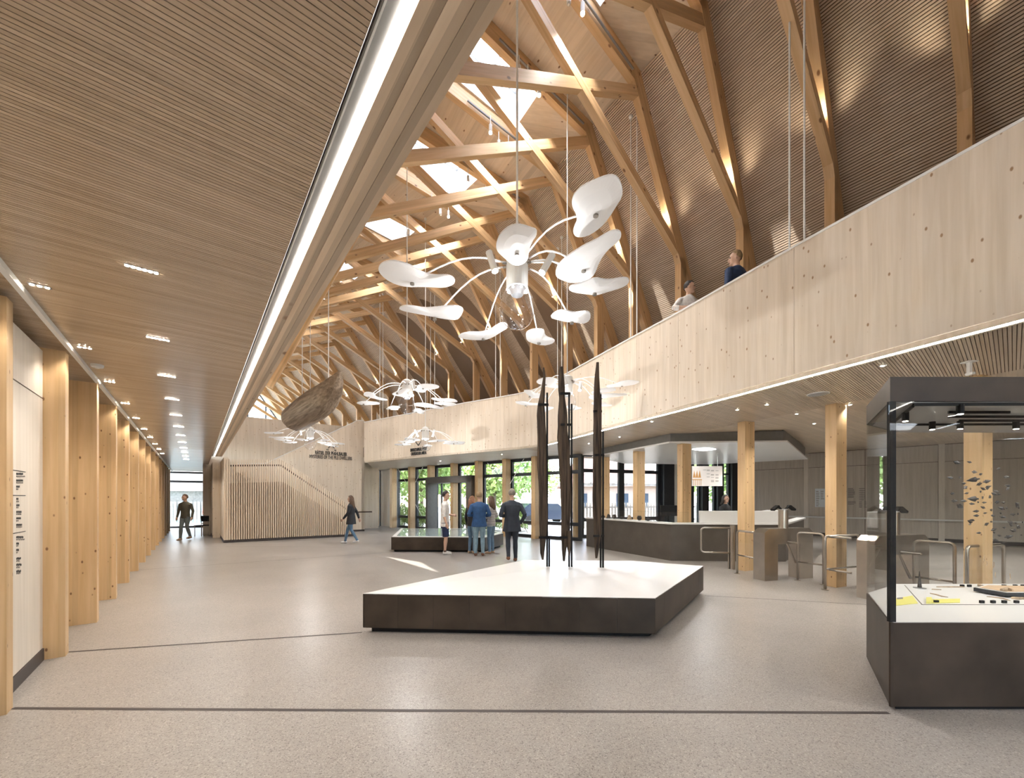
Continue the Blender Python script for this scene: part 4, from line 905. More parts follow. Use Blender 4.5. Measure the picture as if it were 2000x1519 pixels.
petals = [([(68, 770), (80, 735), (115, 710), (170, 702), (240, 712), (310, 740), (370, 775), (420, 800), (500, 808), (560, 805), (600, 815), (625, 840), (622, 865), (590, 885), (540, 897), (460, 893), (380, 890), (280, 892), (200, 875), (140, 845), (95, 810)], (315, 843)),
    ([(215, 1045), (260, 1025), (320, 1030), (400, 1045), (480, 1040), (560, 1030), (640, 1028), (680, 1045), (685, 1065), (665, 1105), (640, 1130), (580, 1128), (480, 1110), (380, 1090), (300, 1075), (240, 1062)], (478, 1103)),
    ([(640, 1252), (680, 1225), (740, 1218), (810, 1220), (870, 1205), (930, 1165), (975, 1148), (1005, 1165), (1005, 1190), (960, 1215), (900, 1255), (840, 1275), (760, 1275), (690, 1268)], (830, 1252)),
    ([(1135, 1240), (1145, 1215), (1180, 1200), (1240, 1195), (1272, 1205), (1275, 1240), (1300, 1258), (1340, 1270), (1348, 1285), (1320, 1305), (1260, 1315), (1190, 1300), (1145, 1280)], (1232, 1280)),
    ([(1312, 1112), (1340, 1080), (1380, 1060), (1430, 1062), (1490, 1078), (1540, 1070), (1585, 1068), (1605, 1085), (1605, 1120), (1585, 1145), (1545, 1158), (1500, 1148), (1430, 1145), (1360, 1128)], (1470, 1132)),
    ([(1445, 910), (1460, 885), (1520, 870), (1580, 850), (1640, 825), (1700, 840), (1760, 840), (1830, 825), (1875, 828), (1888, 850), (1860, 885), (1790, 910), (1720, 930), (1650, 952), (1560, 942), (1480, 930)], (1635, 920)),
    ([(1350, 790), (1365, 740), (1410, 690), (1480, 640), (1560, 590), (1640, 555), (1720, 505), (1780, 480), (1820, 490), (1830, 520), (1810, 560), (1750, 605), (1700, 660), (1665, 720), (1645, 775), (1620, 820), (1560, 850), (1470, 865), (1395, 840), (1360, 820)], (1555, 750)),
    ([(1468, 270), (1490, 215), (1550, 160), (1640, 120), (1720, 88), (1780, 85), (1815, 120), (1838, 180), (1835, 240), (1790, 310), (1740, 390), (1680, 460), (1610, 510), (1550, 532), (1500, 530), (1478, 500), (1485, 460), (1510, 410), (1500, 360), (1475, 320)], (1643, 345)),
    ([(925, 570), (945, 520), (990, 470), (1050, 442), (1110, 445), (1170, 465), (1218, 480), (1215, 520), (1185, 560), (1165, 610), (1158, 650), (1155, 690), (1120, 725), (1075, 738), (1030, 725), (980, 680), (935, 640), (922, 610)], (1073, 633))]
for i, (out, mt_) in enumerate(petals):
    zz = TZ + (.30 if i == 7 else (.12 if i in (6, 0) else (.05 if i == 8 else 0)))
    P = [fl(*PX(p), zz) for p in out]; M = fl(*PX(mt_), zz); c_ = sum(P, Vector()) / len(P)
    # smooth the outline once (corner cutting) and give the petal a gentle dish
    Q = []
    for a, b in zip(P, P[1:] + P[:1]): Q += [a.lerp(b, .25), a.lerp(b, .75)]
    n = len(Q); rad = max((q - c_).length for q in Q); vs = []
    for ring in (1.0, .66, .33):
        for q in Q:
            v = c_ + (q - c_) * ring; vs.append((v.x, v.y, zz + .03 * (ring ** 2 - 1)))
    vs.append((c_.x, c_.y, zz - .03)); m0 = len(vs)
    vs += [(x, y, z + .014) for x, y, z in vs]
    fs = []
    for lay in (0, 1):
        o = lay * m0
        for ri in (0, 1):
            for j in range(n):
                f = (o + ri * n + j, o + ri * n + (j + 1) % n, o + (ri + 1) * n + (j + 1) % n, o + (ri + 1) * n + j); fs.append(f if lay else f[::-1])
        for j in range(n):
            f = (o + 2 * n + j, o + 2 * n + (j + 1) % n, o + 3 * n); fs.append(f if lay else f[::-1])
    fs += [(j, (j + 1) % n, m0 + (j + 1) % n, m0 + j) for j in range(n)]
    pe = MB().add(vs, fs).build('petal', 'petal_white', pr_)
    MB().lathe([(.022, -.012), (.022, 0), (.010, .03)], (M.x, M.y, zz - .03), 12).build('petal_screw', 'steel_dark', pe)
    dv = Vector((M.x - HP.x, M.y - HP.y, 0)).normalized(); A = HP + dv * .11 + Vector((0, 0, .46)); E_ = Vector((M.x, M.y, zz - .01))
    path = []
    for q in range(9):
        t = q / 8; v = A.lerp(E_, t); v.z = A.z + (E_.z - A.z) * t + .16 * math.sin(math.pi * t) * (1 - .3 * t); path.append(v)
    MB().tube(path, .009, 6).build('arm', 'petal_white', pr_); MB().tube([A - dv * .02, A + dv * .05], .014, 6).build('arm_socket', 'steel_dark', pr_)
for sx in (-1, 1):
    a = atd(*PX((870, 640)) if sx < 0 else PX((1330, 655)), 4.2); b = atd(*PX((915, 775)) if sx < 0 else PX((1255, 785)), 4.15)
    sp2 = MB().tube([a, b], .036, 12).build('spot_head', 'white_paint', pr_); MB().tube([b, b + (b - a).normalized() * .006], .030, 12).build('spot_lens', 'lamp_cool', sp2)
    MB().tube([HP + Vector((.10 * sx, -.03, .47)), a.lerp(b, .45)], .008, 6).build('spot_arm', 'petal_white', pr_)
others = [(795, 790, 9.5, 9.75, 1.9, 'white flower pendant lamp hanging in the middle beside the dugout canoe bow'), (831, 868, 13.5, 11.1, 3.3, 'white flower pendant lamp in front of the outdoor area lettering'), (606, 866, 14.3, 10.3, 4.4, 'pale flower pendant lamp below the dugout canoe'), (1108, 786, 8.8, 10.9, .8, 'flower pendant lamp behind the ancient piles against the balustrade')]
def rod(x, y, z0, z1, root):
    MB().tube([(x, y, z0), (x, y, z1)], .012, 8).build('rod', 'white_paint', root); MB().ell((x, y, z1), .05, .05, .05, seg=10, ring=6).build('ceiling_cup', 'white_paint', root)
kids = list(pr_.children)
for px, py, d, zt, ang, lab in others:
    p = atd(px, py, d); zt = roof_z(p.x, p.y); c = copy_tree(pr_); c.matrix_basis = Matrix.Translation(p) @ Matrix.Rotation(ang, 4, 'Z'); c['label'] = lab
    WM[c.name] = Matrix.Translation(p)
    q = bpy.data.objects.new('rod', None); bpy.data.objects.remove(q)
    mb = MB().tube([(0, 0, .58), (0, 0, zt - p.z)], .012, 8); o = mb.build('rod', 'white_paint'); o.parent = c
    o2 = MB().ell((0, 0, zt - p.z), .05, .05, .05, seg=10, ring=6).build('ceiling_cup', 'white_paint'); o2.parent = c
rod(HP.x, HP.y, HP.z + .58, roof_z(HP.x, HP.y), pr_)
for i, p in enumerate([HP] + [atd(o_[0], o_[1], o_[2]) for o_ in others]): point('petal_fill', p - Vector((0, 0, .17)), (42, 38, 30, 30, 14)[i], (1, .98, .96), .02)  # point lamps added inside the glass drops to brighten the petals

# ---- dugout canoe
cd = (U * 1.0).normalized(); cs_ = Vector((.783, .622, 0))
bow, stern = atd(664, 733, 9.1), atd(577, 806, 12.6); zc = 4.12
bow.z = stern.z = zc; ax = (stern - bow); CL = ax.length; ax.normalize(); side = Vector((ax.y, -ax.x, 0))
cn0 = empty('dugout_canoe', bow.lerp(stern, .5), 'weathered brown dugout canoe hanging from the roof above the stairs', 'canoe')
sec = [(0, .03, .02, .26), (.03, .10, .12, .20), (.08, .19, .24, .13), (.17, .30, .38, .06), (.3, .39, .48, .02), (.5, .43, .53, 0), (.8, .43, .53, 0), (.97, .42, .52, 0), (1.0, .40, .49, 0)]
rnd = random.Random(9); seg = 14; vs = []
for t, wd, dp, lift in sec:
    for j in range(seg + 1):
        a = math.pi * j / seg; k = 1 + rnd.uniform(-.03, .03)
        p = bow + ax * (CL * t) + side * (-wd * math.cos(a) * k) + Vector((0, 0, .12 + lift - dp * math.sin(a) ** .8 * k)); vs.append(p)
    for j in range(seg + 1):
        a = math.pi * (seg - j) / seg
        p = bow + ax * (CL * min(max(t, .02), .985)) + side * (-wd * .8 * math.cos(a)) + Vector((0, 0, .12 + lift - dp * .75 * math.sin(a) ** .8)); vs.append(p)
m = 2 * (seg + 1); fs = [(i * m + j, i * m + (j + 1) % m, (i + 1) * m + (j + 1) % m, (i + 1) * m + j) for i in range(len(sec) - 1) for j in range(m)]
fs += [tuple(range(m))[::-1], tuple((len(sec) - 1) * m + j for j in range(m))]
mwc = Matrix.Translation(bow) @ Matrix.Rotation(math.atan2(ax.y, ax.x) - R(90), 4, 'Z')
MB().add(vs, fs).build('hull', 'canoe_wood', cn0, mwc, world=True, smooth=True)
# solid stern board
P = stern - ax * .05; MB().add([P + side * (-.40 * math.cos(math.pi * j / 12)) + Vector((0, 0, .12 - .49 * math.sin(math.pi * j / 12) ** .8)) for j in range(13)], [tuple(range(13))]).build('stern_board', 'canoe_wood', cn0, mwc, world=True)
for t in (.2, .8):
    p = bow + ax * CL * t; MB().tube([(p.x, p.y, zc + .1), (p.x, p.y, roof_z(p.x, p.y))], .011, 6).build('cable', 'white_paint', cn0)
# ---- hanger rods of the gallery edge
def g_at(px):
    a = (px - CX) / F
    for p, q in zip(Gi, Gi[1:]):
        fa, fb = p.x - a * p.y, q.x - a * q.y
        if fa * fb <= 0: return p.lerp(q, fa / (fa - fb))
for i, (pxs_, zt, zlab) in enumerate((((1542, 1571), 10.9, 'near the right photo edge'), ((1232, 1244), 10.7, 'beside the biggest pendant petals'), ((1089, 1097), 10.9, 'above the ancient piles'), ((968, 977), 10.7, 'above the map table visitors'), ((841, 849), 10.5, 'beside the middle pendant'), ((742, 748), 10.4, 'beside the canoe bow'))):
    for j, px in enumerate(pxs_):
        p = g_at(px); zt = roof_z(p.x, p.y) - .05; r = empty('hanger_rod', (p.x, p.y, BT), f'thin white steel hanger rod {zlab}, {"left" if j == 0 else "right"} one of the pair', 'rod', 'hanger rods of the gallery')
        MB().tube([(p.x, p.y, BT + .002), (p.x, p.y, zt)], .013, 8).build('rod', 'white_paint', r); MB().ell((p.x, p.y, zt), .05, .05, .05, seg=10, ring=6).build('end_cup', 'white_paint', r)

# ---- dark handrail on the far side of the gallery
gh = empty('gallery_handrail', offpath(G, 1.5)[14] + Vector((0, 0, 4.12)), 'dark metal handrail behind the far part of the gallery balustrade', 'handrail')
hp = [p for p in offpath(G, 1.5)[12:]]
for a, b in zip(hp, hp[1:]):
    MB().bar(a + Vector((0, 0, 5.50)), b + Vector((0, 0, 5.50)), .05, .05).build('rail', 'black_metal', gh); MB().bar(a + Vector((0, 0, 5.36)), b + Vector((0, 0, 5.36)), .02, .02).build('wire', 'black_metal', gh)
    MB().bar(a + Vector((0, 0, 4.12)), a + Vector((0, 0, 5.5)), .05, .03).build('post', 'black_metal', gh)
# ---- track spots up in the roof
spots = [(1138, 28, 1), (1111, 8, 0), (1014, 148, 1), (1031, 165, 0), (1053, 187, 1), (958, 260, 1), (974, 290, 0), (993, 297, 1), (914, 358, 1), (948, 383, 1), (843, 405, 1), (860, 420, 0), (876, 424, 1), (815, 468, 1), (798, 460, 0), (730, 486, 1), (745, 494, 0), (650, 545, 1), (665, 549, 1), (618, 575, 1), (638, 573, 0)]
for i, (px, py, on) in enumerate(spots):
    p = fl(px, py, 10.35); r = empty('track_spotlight', p, f'white cylinder spotlight under the roof, {ORD[i + 1]} counted from the top of the photo' + ('' if on else ', unlit'), 'spotlight', 'track spotlights of the roof')
    MB().tube([p + Vector((0, 0, .02)), p + Vector((0, 0, .20))], .04, 12).build('housing', 'plastic_white', r); MB().tube([p + Vector((0, 0, .20)), p + Vector((.0, 0, .42))], .012, 6).build('arm', 'plastic_white', r)
    MB().ell(p, .034, .034, .02, seg=10, ring=6).build('lens', 'lamp_spot' if on else 'alu', r)
    if on: point('spot_glow', p - Vector((0, 0, .06)), 120, (1, .95, .89), .03, spot=105, blend=.8)
for i, k in enumerate((-1, 0, 1, 2, 3, 4)):
    a, b = fp(k, -.9, zu(-.9) - .10), fp(k, 1.5, zu(1.5) - .10); e_ = FRM[k][1].cross(Vector((0, 0, 1))); MB().bar(a + e_ * .12, b + e_ * .12, .035, .03).build('light_track', 'track_grey', label=f'slim grey light track beside the upper rafter, {ORD[i + 1]} from the right', cat='track', group='light tracks of the roof')
for c, n in ((-2.5, 5),): point('spot_glow', hall(n, c, 10.2), 100, (1, .95, .89), .05, spot=105, blend=.8)

# ---- soffit downlights, speaker, camera
dl = sorted([(1498, 790), (1556, 808), (1590, 827), (1273, 823), (1660, 790), (1724, 714), (1440, 800), (1210, 853), (1150, 866), (980, 887), (860, 900)])
for i, (px, py) in enumerate(dl):
    p = fl(px, py, SZ); r = empty('soffit_downlight', p, f'small round downlight recessed in the gallery soffit, {ORD[i + 1]} from the left', 'downlight', 'downlights of the soffit')
    MB().lathe([(.04, -.004), (.04, .01)], p, 14).build('ring', 'plastic_white', r); MB().lathe([(.018, -.008), (.018, -.004)], p, 12).build('lamp', 'lamp_spot', r)
    point('down_spot', p - Vector((0, 0, .03)), 26, (1, .95, .88), .012, spot=125)
for x, y in ((7.5, 4), (9, 7), (11, 9), (13, 11), (10, 3), (5.6, 1.5), (15, 8), (18, 5), (13, 4)): point('down_spot', (x, y, SZ - .05), 85, (1, .95, .88), .02, spot=140)  # extra spots without fixtures, added to brighten the right-hand zone
for x, y in ((7.5, 12.2), (6.0, 13.4), (9.0, 14.0)): point('down_spot', (x, y, 2.98), 75, (1, .96, .9), .02, spot=140)  # spots added below the canopy, no fixtures, to lighten the reception
p = fl(1598, 769, SZ); r = empty('ceiling_speaker', p, 'flat round white speaker in the slatted soffit', 'speaker'); MB().lathe([(.15, -.008), (.16, .005)], p, 28).build('rim', 'plastic_white', r); MB().lathe([(.135, -.012), (.135, -.008)], p, 24).build('grille', 'alu', r)
p = fl(1893, 706, SZ); r = empty('ceiling_camera', p, 'white camera bracket under the slatted soffit above the showcase', 'camera'); MB().box(-.06, .06, -.05, .05, -.012, 0).build('plate', 'plastic_white', r, Matrix.Translation(p)); MB().box(-.015, .015, -.02, .02, -.14, -.012).build('arm', 'plastic_white', r, Matrix.Translation(p)); MB().box(-.02, .02, -.05, .03, -.17, -.14).build('head', 'plastic_white', r, Matrix.Translation(p))

# ---- reception counter
cp = [Vector((*p, 0)) for p in ((2.5, 13.4), (4.06, 10.2), (6.9, 10.05), (9.6, 13.1))]
ci, ct, cti = offpath(cp, -.18), offpath(cp, .05), offpath(cp, -.20)
plain('counter_bronze', (.115, .10, .085), .4, metal=.4, noise=.12, nscale=3)
rc = empty('reception_counter', (5.5, 10.6, 0), 'dark bronze reception counter with white worktop and ledge', 'counter')
for i in range(3):
    MB().prism([cp[i].xy, cp[i + 1].xy, ci[i + 1].xy, ci[i].xy], .0, .93).build('front_panel', 'counter_bronze', rc)
    MB().prism([ct[i].xy, ct[i + 1].xy, cti[i + 1].xy, cti[i].xy], .93, .972).build('worktop', 'counter_white', rc)
l0, l1 = offpath(cp, -.14), offpath(cp, -.62)
pa_, pb_ = l0[1].lerp(l0[2], .26), l0[2]; qa_, qb_ = l1[1].lerp(l1[2], .26), l1[2]
MB().prism([pa_.xy, pb_.xy, qb_.xy, qa_.xy], .972, 1.265).build('ledge', 'counter_white', rc)
MB().prism([l0[2].lerp(l0[3], .03).xy, l0[2].lerp(l0[3], .26).xy, l1[2].lerp(l1[3], .26).xy, l1[2].lerp(l1[3], .03).xy], .972, 1.27).build('ledge', 'counter_white', rc)
sh = empty('counter_showcase', l0[0].lerp(l0[1], .5) + Vector((0, 0, .972)), 'low glass showcase standing on the reception counter', 'showcase')
g0, g1 = offpath(cp, .02), offpath(cp, -.19)
A0, A1, B0, B1 = g0[0].lerp(g0[1], .06), g0[1], g1[0].lerp(g1[1], .06), g1[1]; E0, E1 = g0[1].lerp(g0[2], .155), g1[1].lerp(g1[2], .155)
for a, b in ((A0, A1), (A1, E0), (E0, E1), (A0, B0)): wallbox('glass_side', a, b, .975, 1.235, .008, 'case_glass', sh)
for q in ((A0, A1, B1, B0), (A1, E0, E1, B1)): MB().prism([v.xy for v in q], 1.235, 1.245).build('glass_lid', 'case_glass', sh)
MB().prism([v.xy for v in (A0, A1, B1, B0)], .973, .976).build('liner', 'paper', sh)
for i, t in enumerate((.10, .18, .26, .34, .44, .54, .66, .76)):
    p = A0.lerp(A1, t).lerp(B0.lerp(B1, t), .35); r = empty('small_artefact', (p.x, p.y, .977), f'small dark artefact in the counter showcase, {ORD[i + 1]} from the left', 'artefact', 'artefacts in the counter showcase')
    if i % 3 == 0: MB().lathe([(.03, 0), (.06, .03), (.07, .08), (.05, .12), (.055, .13)], (p.x, p.y, .977), 14).build('pot_body', 'flint', r)
    elif i % 3 == 1: MB().ell((p.x, p.y, 1.02), .07, .05, .045, seg=10, ring=6).build('stone_body', 'flint', r)
    else: MB().hexa([Vector((p.x, p.y, .977)) + Vector(v) for v in ((-.06, -.03, 0), (.07, -.03, 0), (.06, .03, 0), (-.07, .03, 0), (-.01, -.01, .14), (.05, -.01, .10), (.04, .01, .10), (-.02, .01, .14))]).build('axe_body', 'bone' if i == 5 else 'flint', r)
# monitor
p = atd(1306, 1000, 12.0); mo = empty('computer_monitor', (p.x, p.y, .972), 'black computer monitor seen from behind on the reception counter', 'monitor')
MB().box(-.25, .25, -.02, .02, 1.07, 1.39).build('screen_back', 'black_metal', mo, Matrix.Translation((p.x, p.y, 0))); MB().box(-.03, .03, 0, .03, .76, 1.2).build('neck', 'black_metal', mo, Matrix.Translation((p.x, p.y + .03, 0))); MB().box(-.12, .12, -.08, .1, .745, .765).build('foot', 'black_metal', mo, Matrix.Translation((p.x, p.y + .03, 0)))
MB().prism([offpath(cp, -.8)[0].xy, offpath(cp, -.8)[1].xy, offpath(cp, -.8)[2].xy, offpath(cp, -1.6)[2].xy, offpath(cp, -1.6)[1].xy, offpath(cp, -1.6)[0].xy], .70, .745).build('desk_top', 'counter_white', rc)
# canopy over the counter
cpy = [Vector(p) for p in ((2.75, 13.7), (4.05, 10.25), (6.95, 10.05), (10.7, 14.4), (8.2, 16.6), (4.6, 16.2))]; cc = sum(cpy, Vector((0, 0))) / 6
cano = empty('counter_canopy', (cc.x, cc.y, 3.04), 'suspended grey fascia canopy with white underside above the reception counter', 'canopy')
plain('fascia_grey', (.17, .165, .155), .45, noise=.08)
for i in range(6): wallbox('fascia', cpy[i] + (cc - cpy[i]).normalized() * .12, cpy[(i + 1) % 6] + (cc - cpy[(i + 1) % 6]).normalized() * .12, 3.06, 3.44 if i in (2, 3, 4) else 3.32, .03, 'fascia_grey', cano)
MB().prism(cpy, 3.02, 3.06).build('underside', 'counter_white', cano)
MB().prism([fl(*p, 3.02).xy for p in ((1352, 877), (1380, 874), (1398, 877), (1372, 880))], 3.012, 3.02).build('light_panel', 'lamp_cool', cano)
# price board
pbp = [atd(1352, 930, 12.6), atd(1411, 930, 12.6)]; za, zb = zat(949, 12.6), zat(910, 12.6)
pb2 = empty('price_board', pbp[0], 'hanging white price board with orange picture of pile houses', 'sign'); mw, L = along(pbp[0], pbp[1])
plain('board_pink', (.80, .74, .69), .4); plain('house_orange', (.55, .28, .08), .5)
MB().box(0, L, 0, .04, za, zb).build('board', 'board_pink', pb2, mw)
hh = zb - za
for x0 in (.02, .11, .20): MB().add([((x0) * L, -.004, za + .42 * hh), ((x0 + .09) * L, -.004, za + .42 * hh), ((x0 + .045) * L, -.004, za + .80 * hh)], [(0, 1, 2)]).build('picture_house', 'house_orange', pb2, mw)
MB().box(.0, .32 * L, -.005, -.001, za + .30 * hh, za + .34 * hh).build('picture_deck', 'house_orange', pb2, mw)
for x0 in (.04, .10, .16, .22, .28): MB().box(x0 * L, (x0 + .015) * L, -.005, -.001, za + .03 * hh, za + .3 * hh).build('picture_stilt', 'house_orange', pb2, mw)
for cx_, vs2 in ((.36, (.8,)), (.48, (.8, .76, .6, .45)), (.62, (.78, .74, .57, .53, .42, .28, .24, .20)), (.77, (.76, .57, .52, .42, .38, .26, .22))):
    for v in vs2: MB().box(cx_ * L, (cx_ + .10) * L, -.004, 0, za + v * hh, za + (v + .018) * hh).build('text_line', 'ink_soft', pb2, mw)
for x in (.15, .85): MB().tube([(L * x, .02, zb), (L * x, .02, 3.02)], .006, 6).build('wire', 'alu', pb2, mw)

# ---- turnstiles and barrier rails
def turnstile(label):
    r = empty('turnstile', (5.40, 7.93, 0), label, 'turnstile', 'entrance turnstiles'); a = math.atan2(.23, .87)
    mw = Matrix.Translation((5.40, 7.93, 0)) @ Matrix.Rotation(a, 4, 'Z')
    for s in (-1, 1):
        x0, x1 = (-.60, -.28) if s < 0 else (.28, .60)
        pr = [(x0, 0), (x1, 0), (x1, .74), (x1, 1.0), (x0 + (.10 if s < 0 else 0), 1.0) if s < 0 else (x1 - .10, 1.0), (x0, .90) if s < 0 else (x0, 1.0)]
        pr = [(x0, 0), (x1, 0), (x1, 1.0), (x0 + .10, 1.0), (x0, .92)] if s < 0 else [(x0, 0), (x1, 0), (x1, .92), (x1 - .10, 1.0), (x0, 1.0)]
        n = len(pr); MB().add([(x, -.13, z) for x, z in pr] + [(x, .13, z) for x, z in pr], [tuple(range(n)), tuple(range(2 * n - 1, n - 1, -1))] + [(i, i + n, (i + 1) % n + n, (i + 1) % n) for i in range(n)]).build('leg', 'steel', r, mw)
    MB().box(-.28, .28, -.13, .13, .70, 1.0).build('housing', 'steel', r, mw)
    MB().lathe([(.085, 1.0), (.085, 1.36)], (0, 0, 0), 24).build('scanner_column', 'steel', r, mw); MB().lathe([(.07, 1.36), (.075, 1.38)], (0, 0, 0), 20).build('column_cap', 'counter_white', r, mw)
    for s in (-1, 1): 
        b = MB().bar((s * .05, 0, 1.37), (s * .15, 0, 1.44), .05, .02).bar((s * .14, 0, 1.44), (s * .27, 0, 1.36), .09, .035); b.build('ticket_scanner', 'black_metal', r, mw)
    for v in ((.12, -.10, -.42), (-.20, -.42, .02), (-.06, .40, -.10)): MB().tube([(0, -.06, .74), tuple(Vector((0, -.06, .74)) + Vector(v))], .018, 10).build('tripod_arm', 'steel', r, mw)
    return r
t1 = turnstile('brushed steel turnstile in front of the reception counter'); DL = Vector((.75, -1.5, 0))
t2 = copy_tree(t1); t2.location = t1.location + DL; t2['label'] = 'brushed steel turnstile seen through the glass showcase'
def rail(A, B_, ztop, zmid, label, legs=(1, 1)):
    A, B_ = Vector((*A, 0)), Vector((*B_, 0)); d = (B_ - A); L = d.length; d.normalize(); r = empty('barrier_rail', A, label, 'barrier', 'steel barrier rails'); rr = .07; path = []
    if legs[0]:
        path.append(A + Vector((0, 0, .0)))
        for q in range(5): t = q / 4 * math.pi / 2; path.append(A + d * rr * (1 - math.cos(t)) + Vector((0, 0, ztop - rr + rr * math.sin(t))))
    else: path.append(A + Vector((0, 0, ztop)))
    if legs[1]:
        for q in range(5): t = q / 4 * math.pi / 2; path.append(B_ - d * rr * (1 - math.sin(t)) + Vector((0, 0, ztop - rr + rr * math.cos(t))))
        path.append(B_)
    else: path.append(B_ + Vector((0, 0, ztop)))
    MB().tube(path, .021, 10).build('top_tube', 'steel', r, smooth=True); MB().tube([A + Vector((0, 0, zmid)), B_ + Vector((0, 0, zmid))], .016, 8).build('mid_tube', 'steel', r, smooth=True)
    wallbox('glass_infill', A + d * .05, B_ - d * .05, zmid + .03, ztop - .05, .006, 'case_glass', r)
    for P_, on in ((A, legs[0]), (B_, legs[1])):
        if on: MB().lathe([(.055, 0), (.055, .008), (.03, .014)], P_, 14).build('foot_plate', 'steel', r)
    return r
rl = [rail((4.76, 8.42), (4.83, 7.95), .91, .40, 'steel barrier rail between the gate post and the nearer turnstile', (1, 0)),
      rail((5.55, 7.74), (5.74, 7.34), .93, .36, 'short arched steel barrier rail right of the nearer turnstile'),
      rail((5.44, 6.92), (6.26, 7.18), .93, .36, 'arched steel barrier rail in front of a glulam column')]
for o, lab in zip(rl[1:], ('arched steel barrier rail seen through the showcase glass', 'steel barrier rail at the right behind the showcase glass')):
    c = copy_tree(o); c.location = o.location + DL; c['label'] = lab
rail((5.46, 6.86), (5.58, 6.55), .93, .36, 'short steel barrier stub joining the second turnstile', (0, 0))
gt = empty('swing_gate', (4.97, 8.98, 0), 'steel swing gate of bent tube on a round post before the counter', 'gate')
MB().lathe([(.055, 0), (.055, .98), (.05, .985)], (4.97, 8.98, 0), 20).build('post', 'steel', gt); MB().lathe([(.02, 0), (.02, .9)], (4.90, 9.0, 0), 10).build('hinge_tube', 'steel', gt)
A, B_ = Vector((4.95, 8.98, 0)), Vector((4.34, 9.14, 0)); d = (B_ - A).normalized(); r_ = .07
path = [A + Vector((0, 0, .92))] + [B_ - d * r_ * (1 - math.sin(q / 4 * math.pi / 2)) + Vector((0, 0, .92 - r_ + r_ * math.cos(q / 4 * math.pi / 2))) for q in range(5)] + [B_ - d * r_ * (1 - math.cos(q / 4 * math.pi / 2)) + Vector((0, 0, .36 + r_ - r_ * math.sin(q / 4 * math.pi / 2))) for q in range(5)] + [A + Vector((0, 0, .36))]
MB().tube(path, .021, 10).build('gate_leaf', 'steel', gt, smooth=True)
# black chair far left behind the stair corner
p = hall(.20, 21.6); chx = empty('black_chair', p, 'small black chair at the far end of the passage', 'chair')
mwc = Matrix.Translation(p)
MB().box(-.17, .17, -.2, .2, .44, .475).build('seat', 'black_metal', chx, mwc); MB().box(-.17, .17, .17, .2, .62, .86).build('backrest', 'black_metal', chx, mwc)
for x in (-.15, .15):
    for y in (-.18, .18): MB().tube([(x, y, 0), (x, y, .46 if y < 0 else .7)], .012, 6).build('leg', 'steel', chx, mwc)
# ================================================================ PEOPLE
plain('skin', (.62, .40, .29), .5); plain('skin_dark', (.50, .31, .22), .5); plain('eye', (.03, .02, .02), .3); plain('lip', (.50, .22, .18), .5)
plain('hair_brown', (.10, .055, .03), .6, noise=.3, nscale=30); plain('hair_dark', (.025, .018, .015), .6, noise=.3, nscale=30); plain('hair_blond', (.28, .19, .10), .6, noise=.3, nscale=30); plain('hair_grey', (.22, .19, .16), .6, noise=.3, nscale=30); plain('hair_red', (.22, .10, .05), .6, noise=.3, nscale=30)
for nm, c in dict(olive=(.075, .066, .045), jeans_grey=(.12, .145, .15), blazer=(.018, .021, .028), jeans_blue=(.10, .19, .30), shirt_white=(.76, .74, .71), shorts_navy=(.018, .030, .085), shirt_blue=(.025, .085, .22), jeans_light=(.24, .37, .46), suit=(.026, .035, .052), navy=(.022, .045, .11), black_cloth=(.015, .015, .017), coat_red=(.65, .18, .17), shoe_white=(.75, .75, .75), shoe_brown=(.20, .09, .05), shoe_tan=(.40, .28, .19), sole=(.05, .04, .04), jeans_mid=(.13, .22, .32)).items(): plain('cloth_' + nm, c, .75, noise=.16, nscale=14)
def striped():
    m, nt, b = newmat('cloth_striped'); A = nt.nodes.new; L = nt.links.new; tc = A('ShaderNodeTexCoord'); wv = A('ShaderNodeTexWave'); wv.bands_direction = 'Z'; wv.inputs['Scale'].default_value = 9
    rp = A('ShaderNodeValToRGB'); rp.color_ramp.interpolation = 'CONSTANT'; rp.color_ramp.elements[0].color = (.72, .70, .66, 1); rp.color_ramp.elements[1].color = (.05, .05, .08, 1); rp.color_ramp.elements[1].position = .62
    L(tc.outputs['Object'], wv.inputs['Vector']); L(wv.outputs[0], rp.inputs[0]); L(rp.outputs[0], b.inputs['Base Color']); b.inputs['Roughness'].default_value = .8
striped()

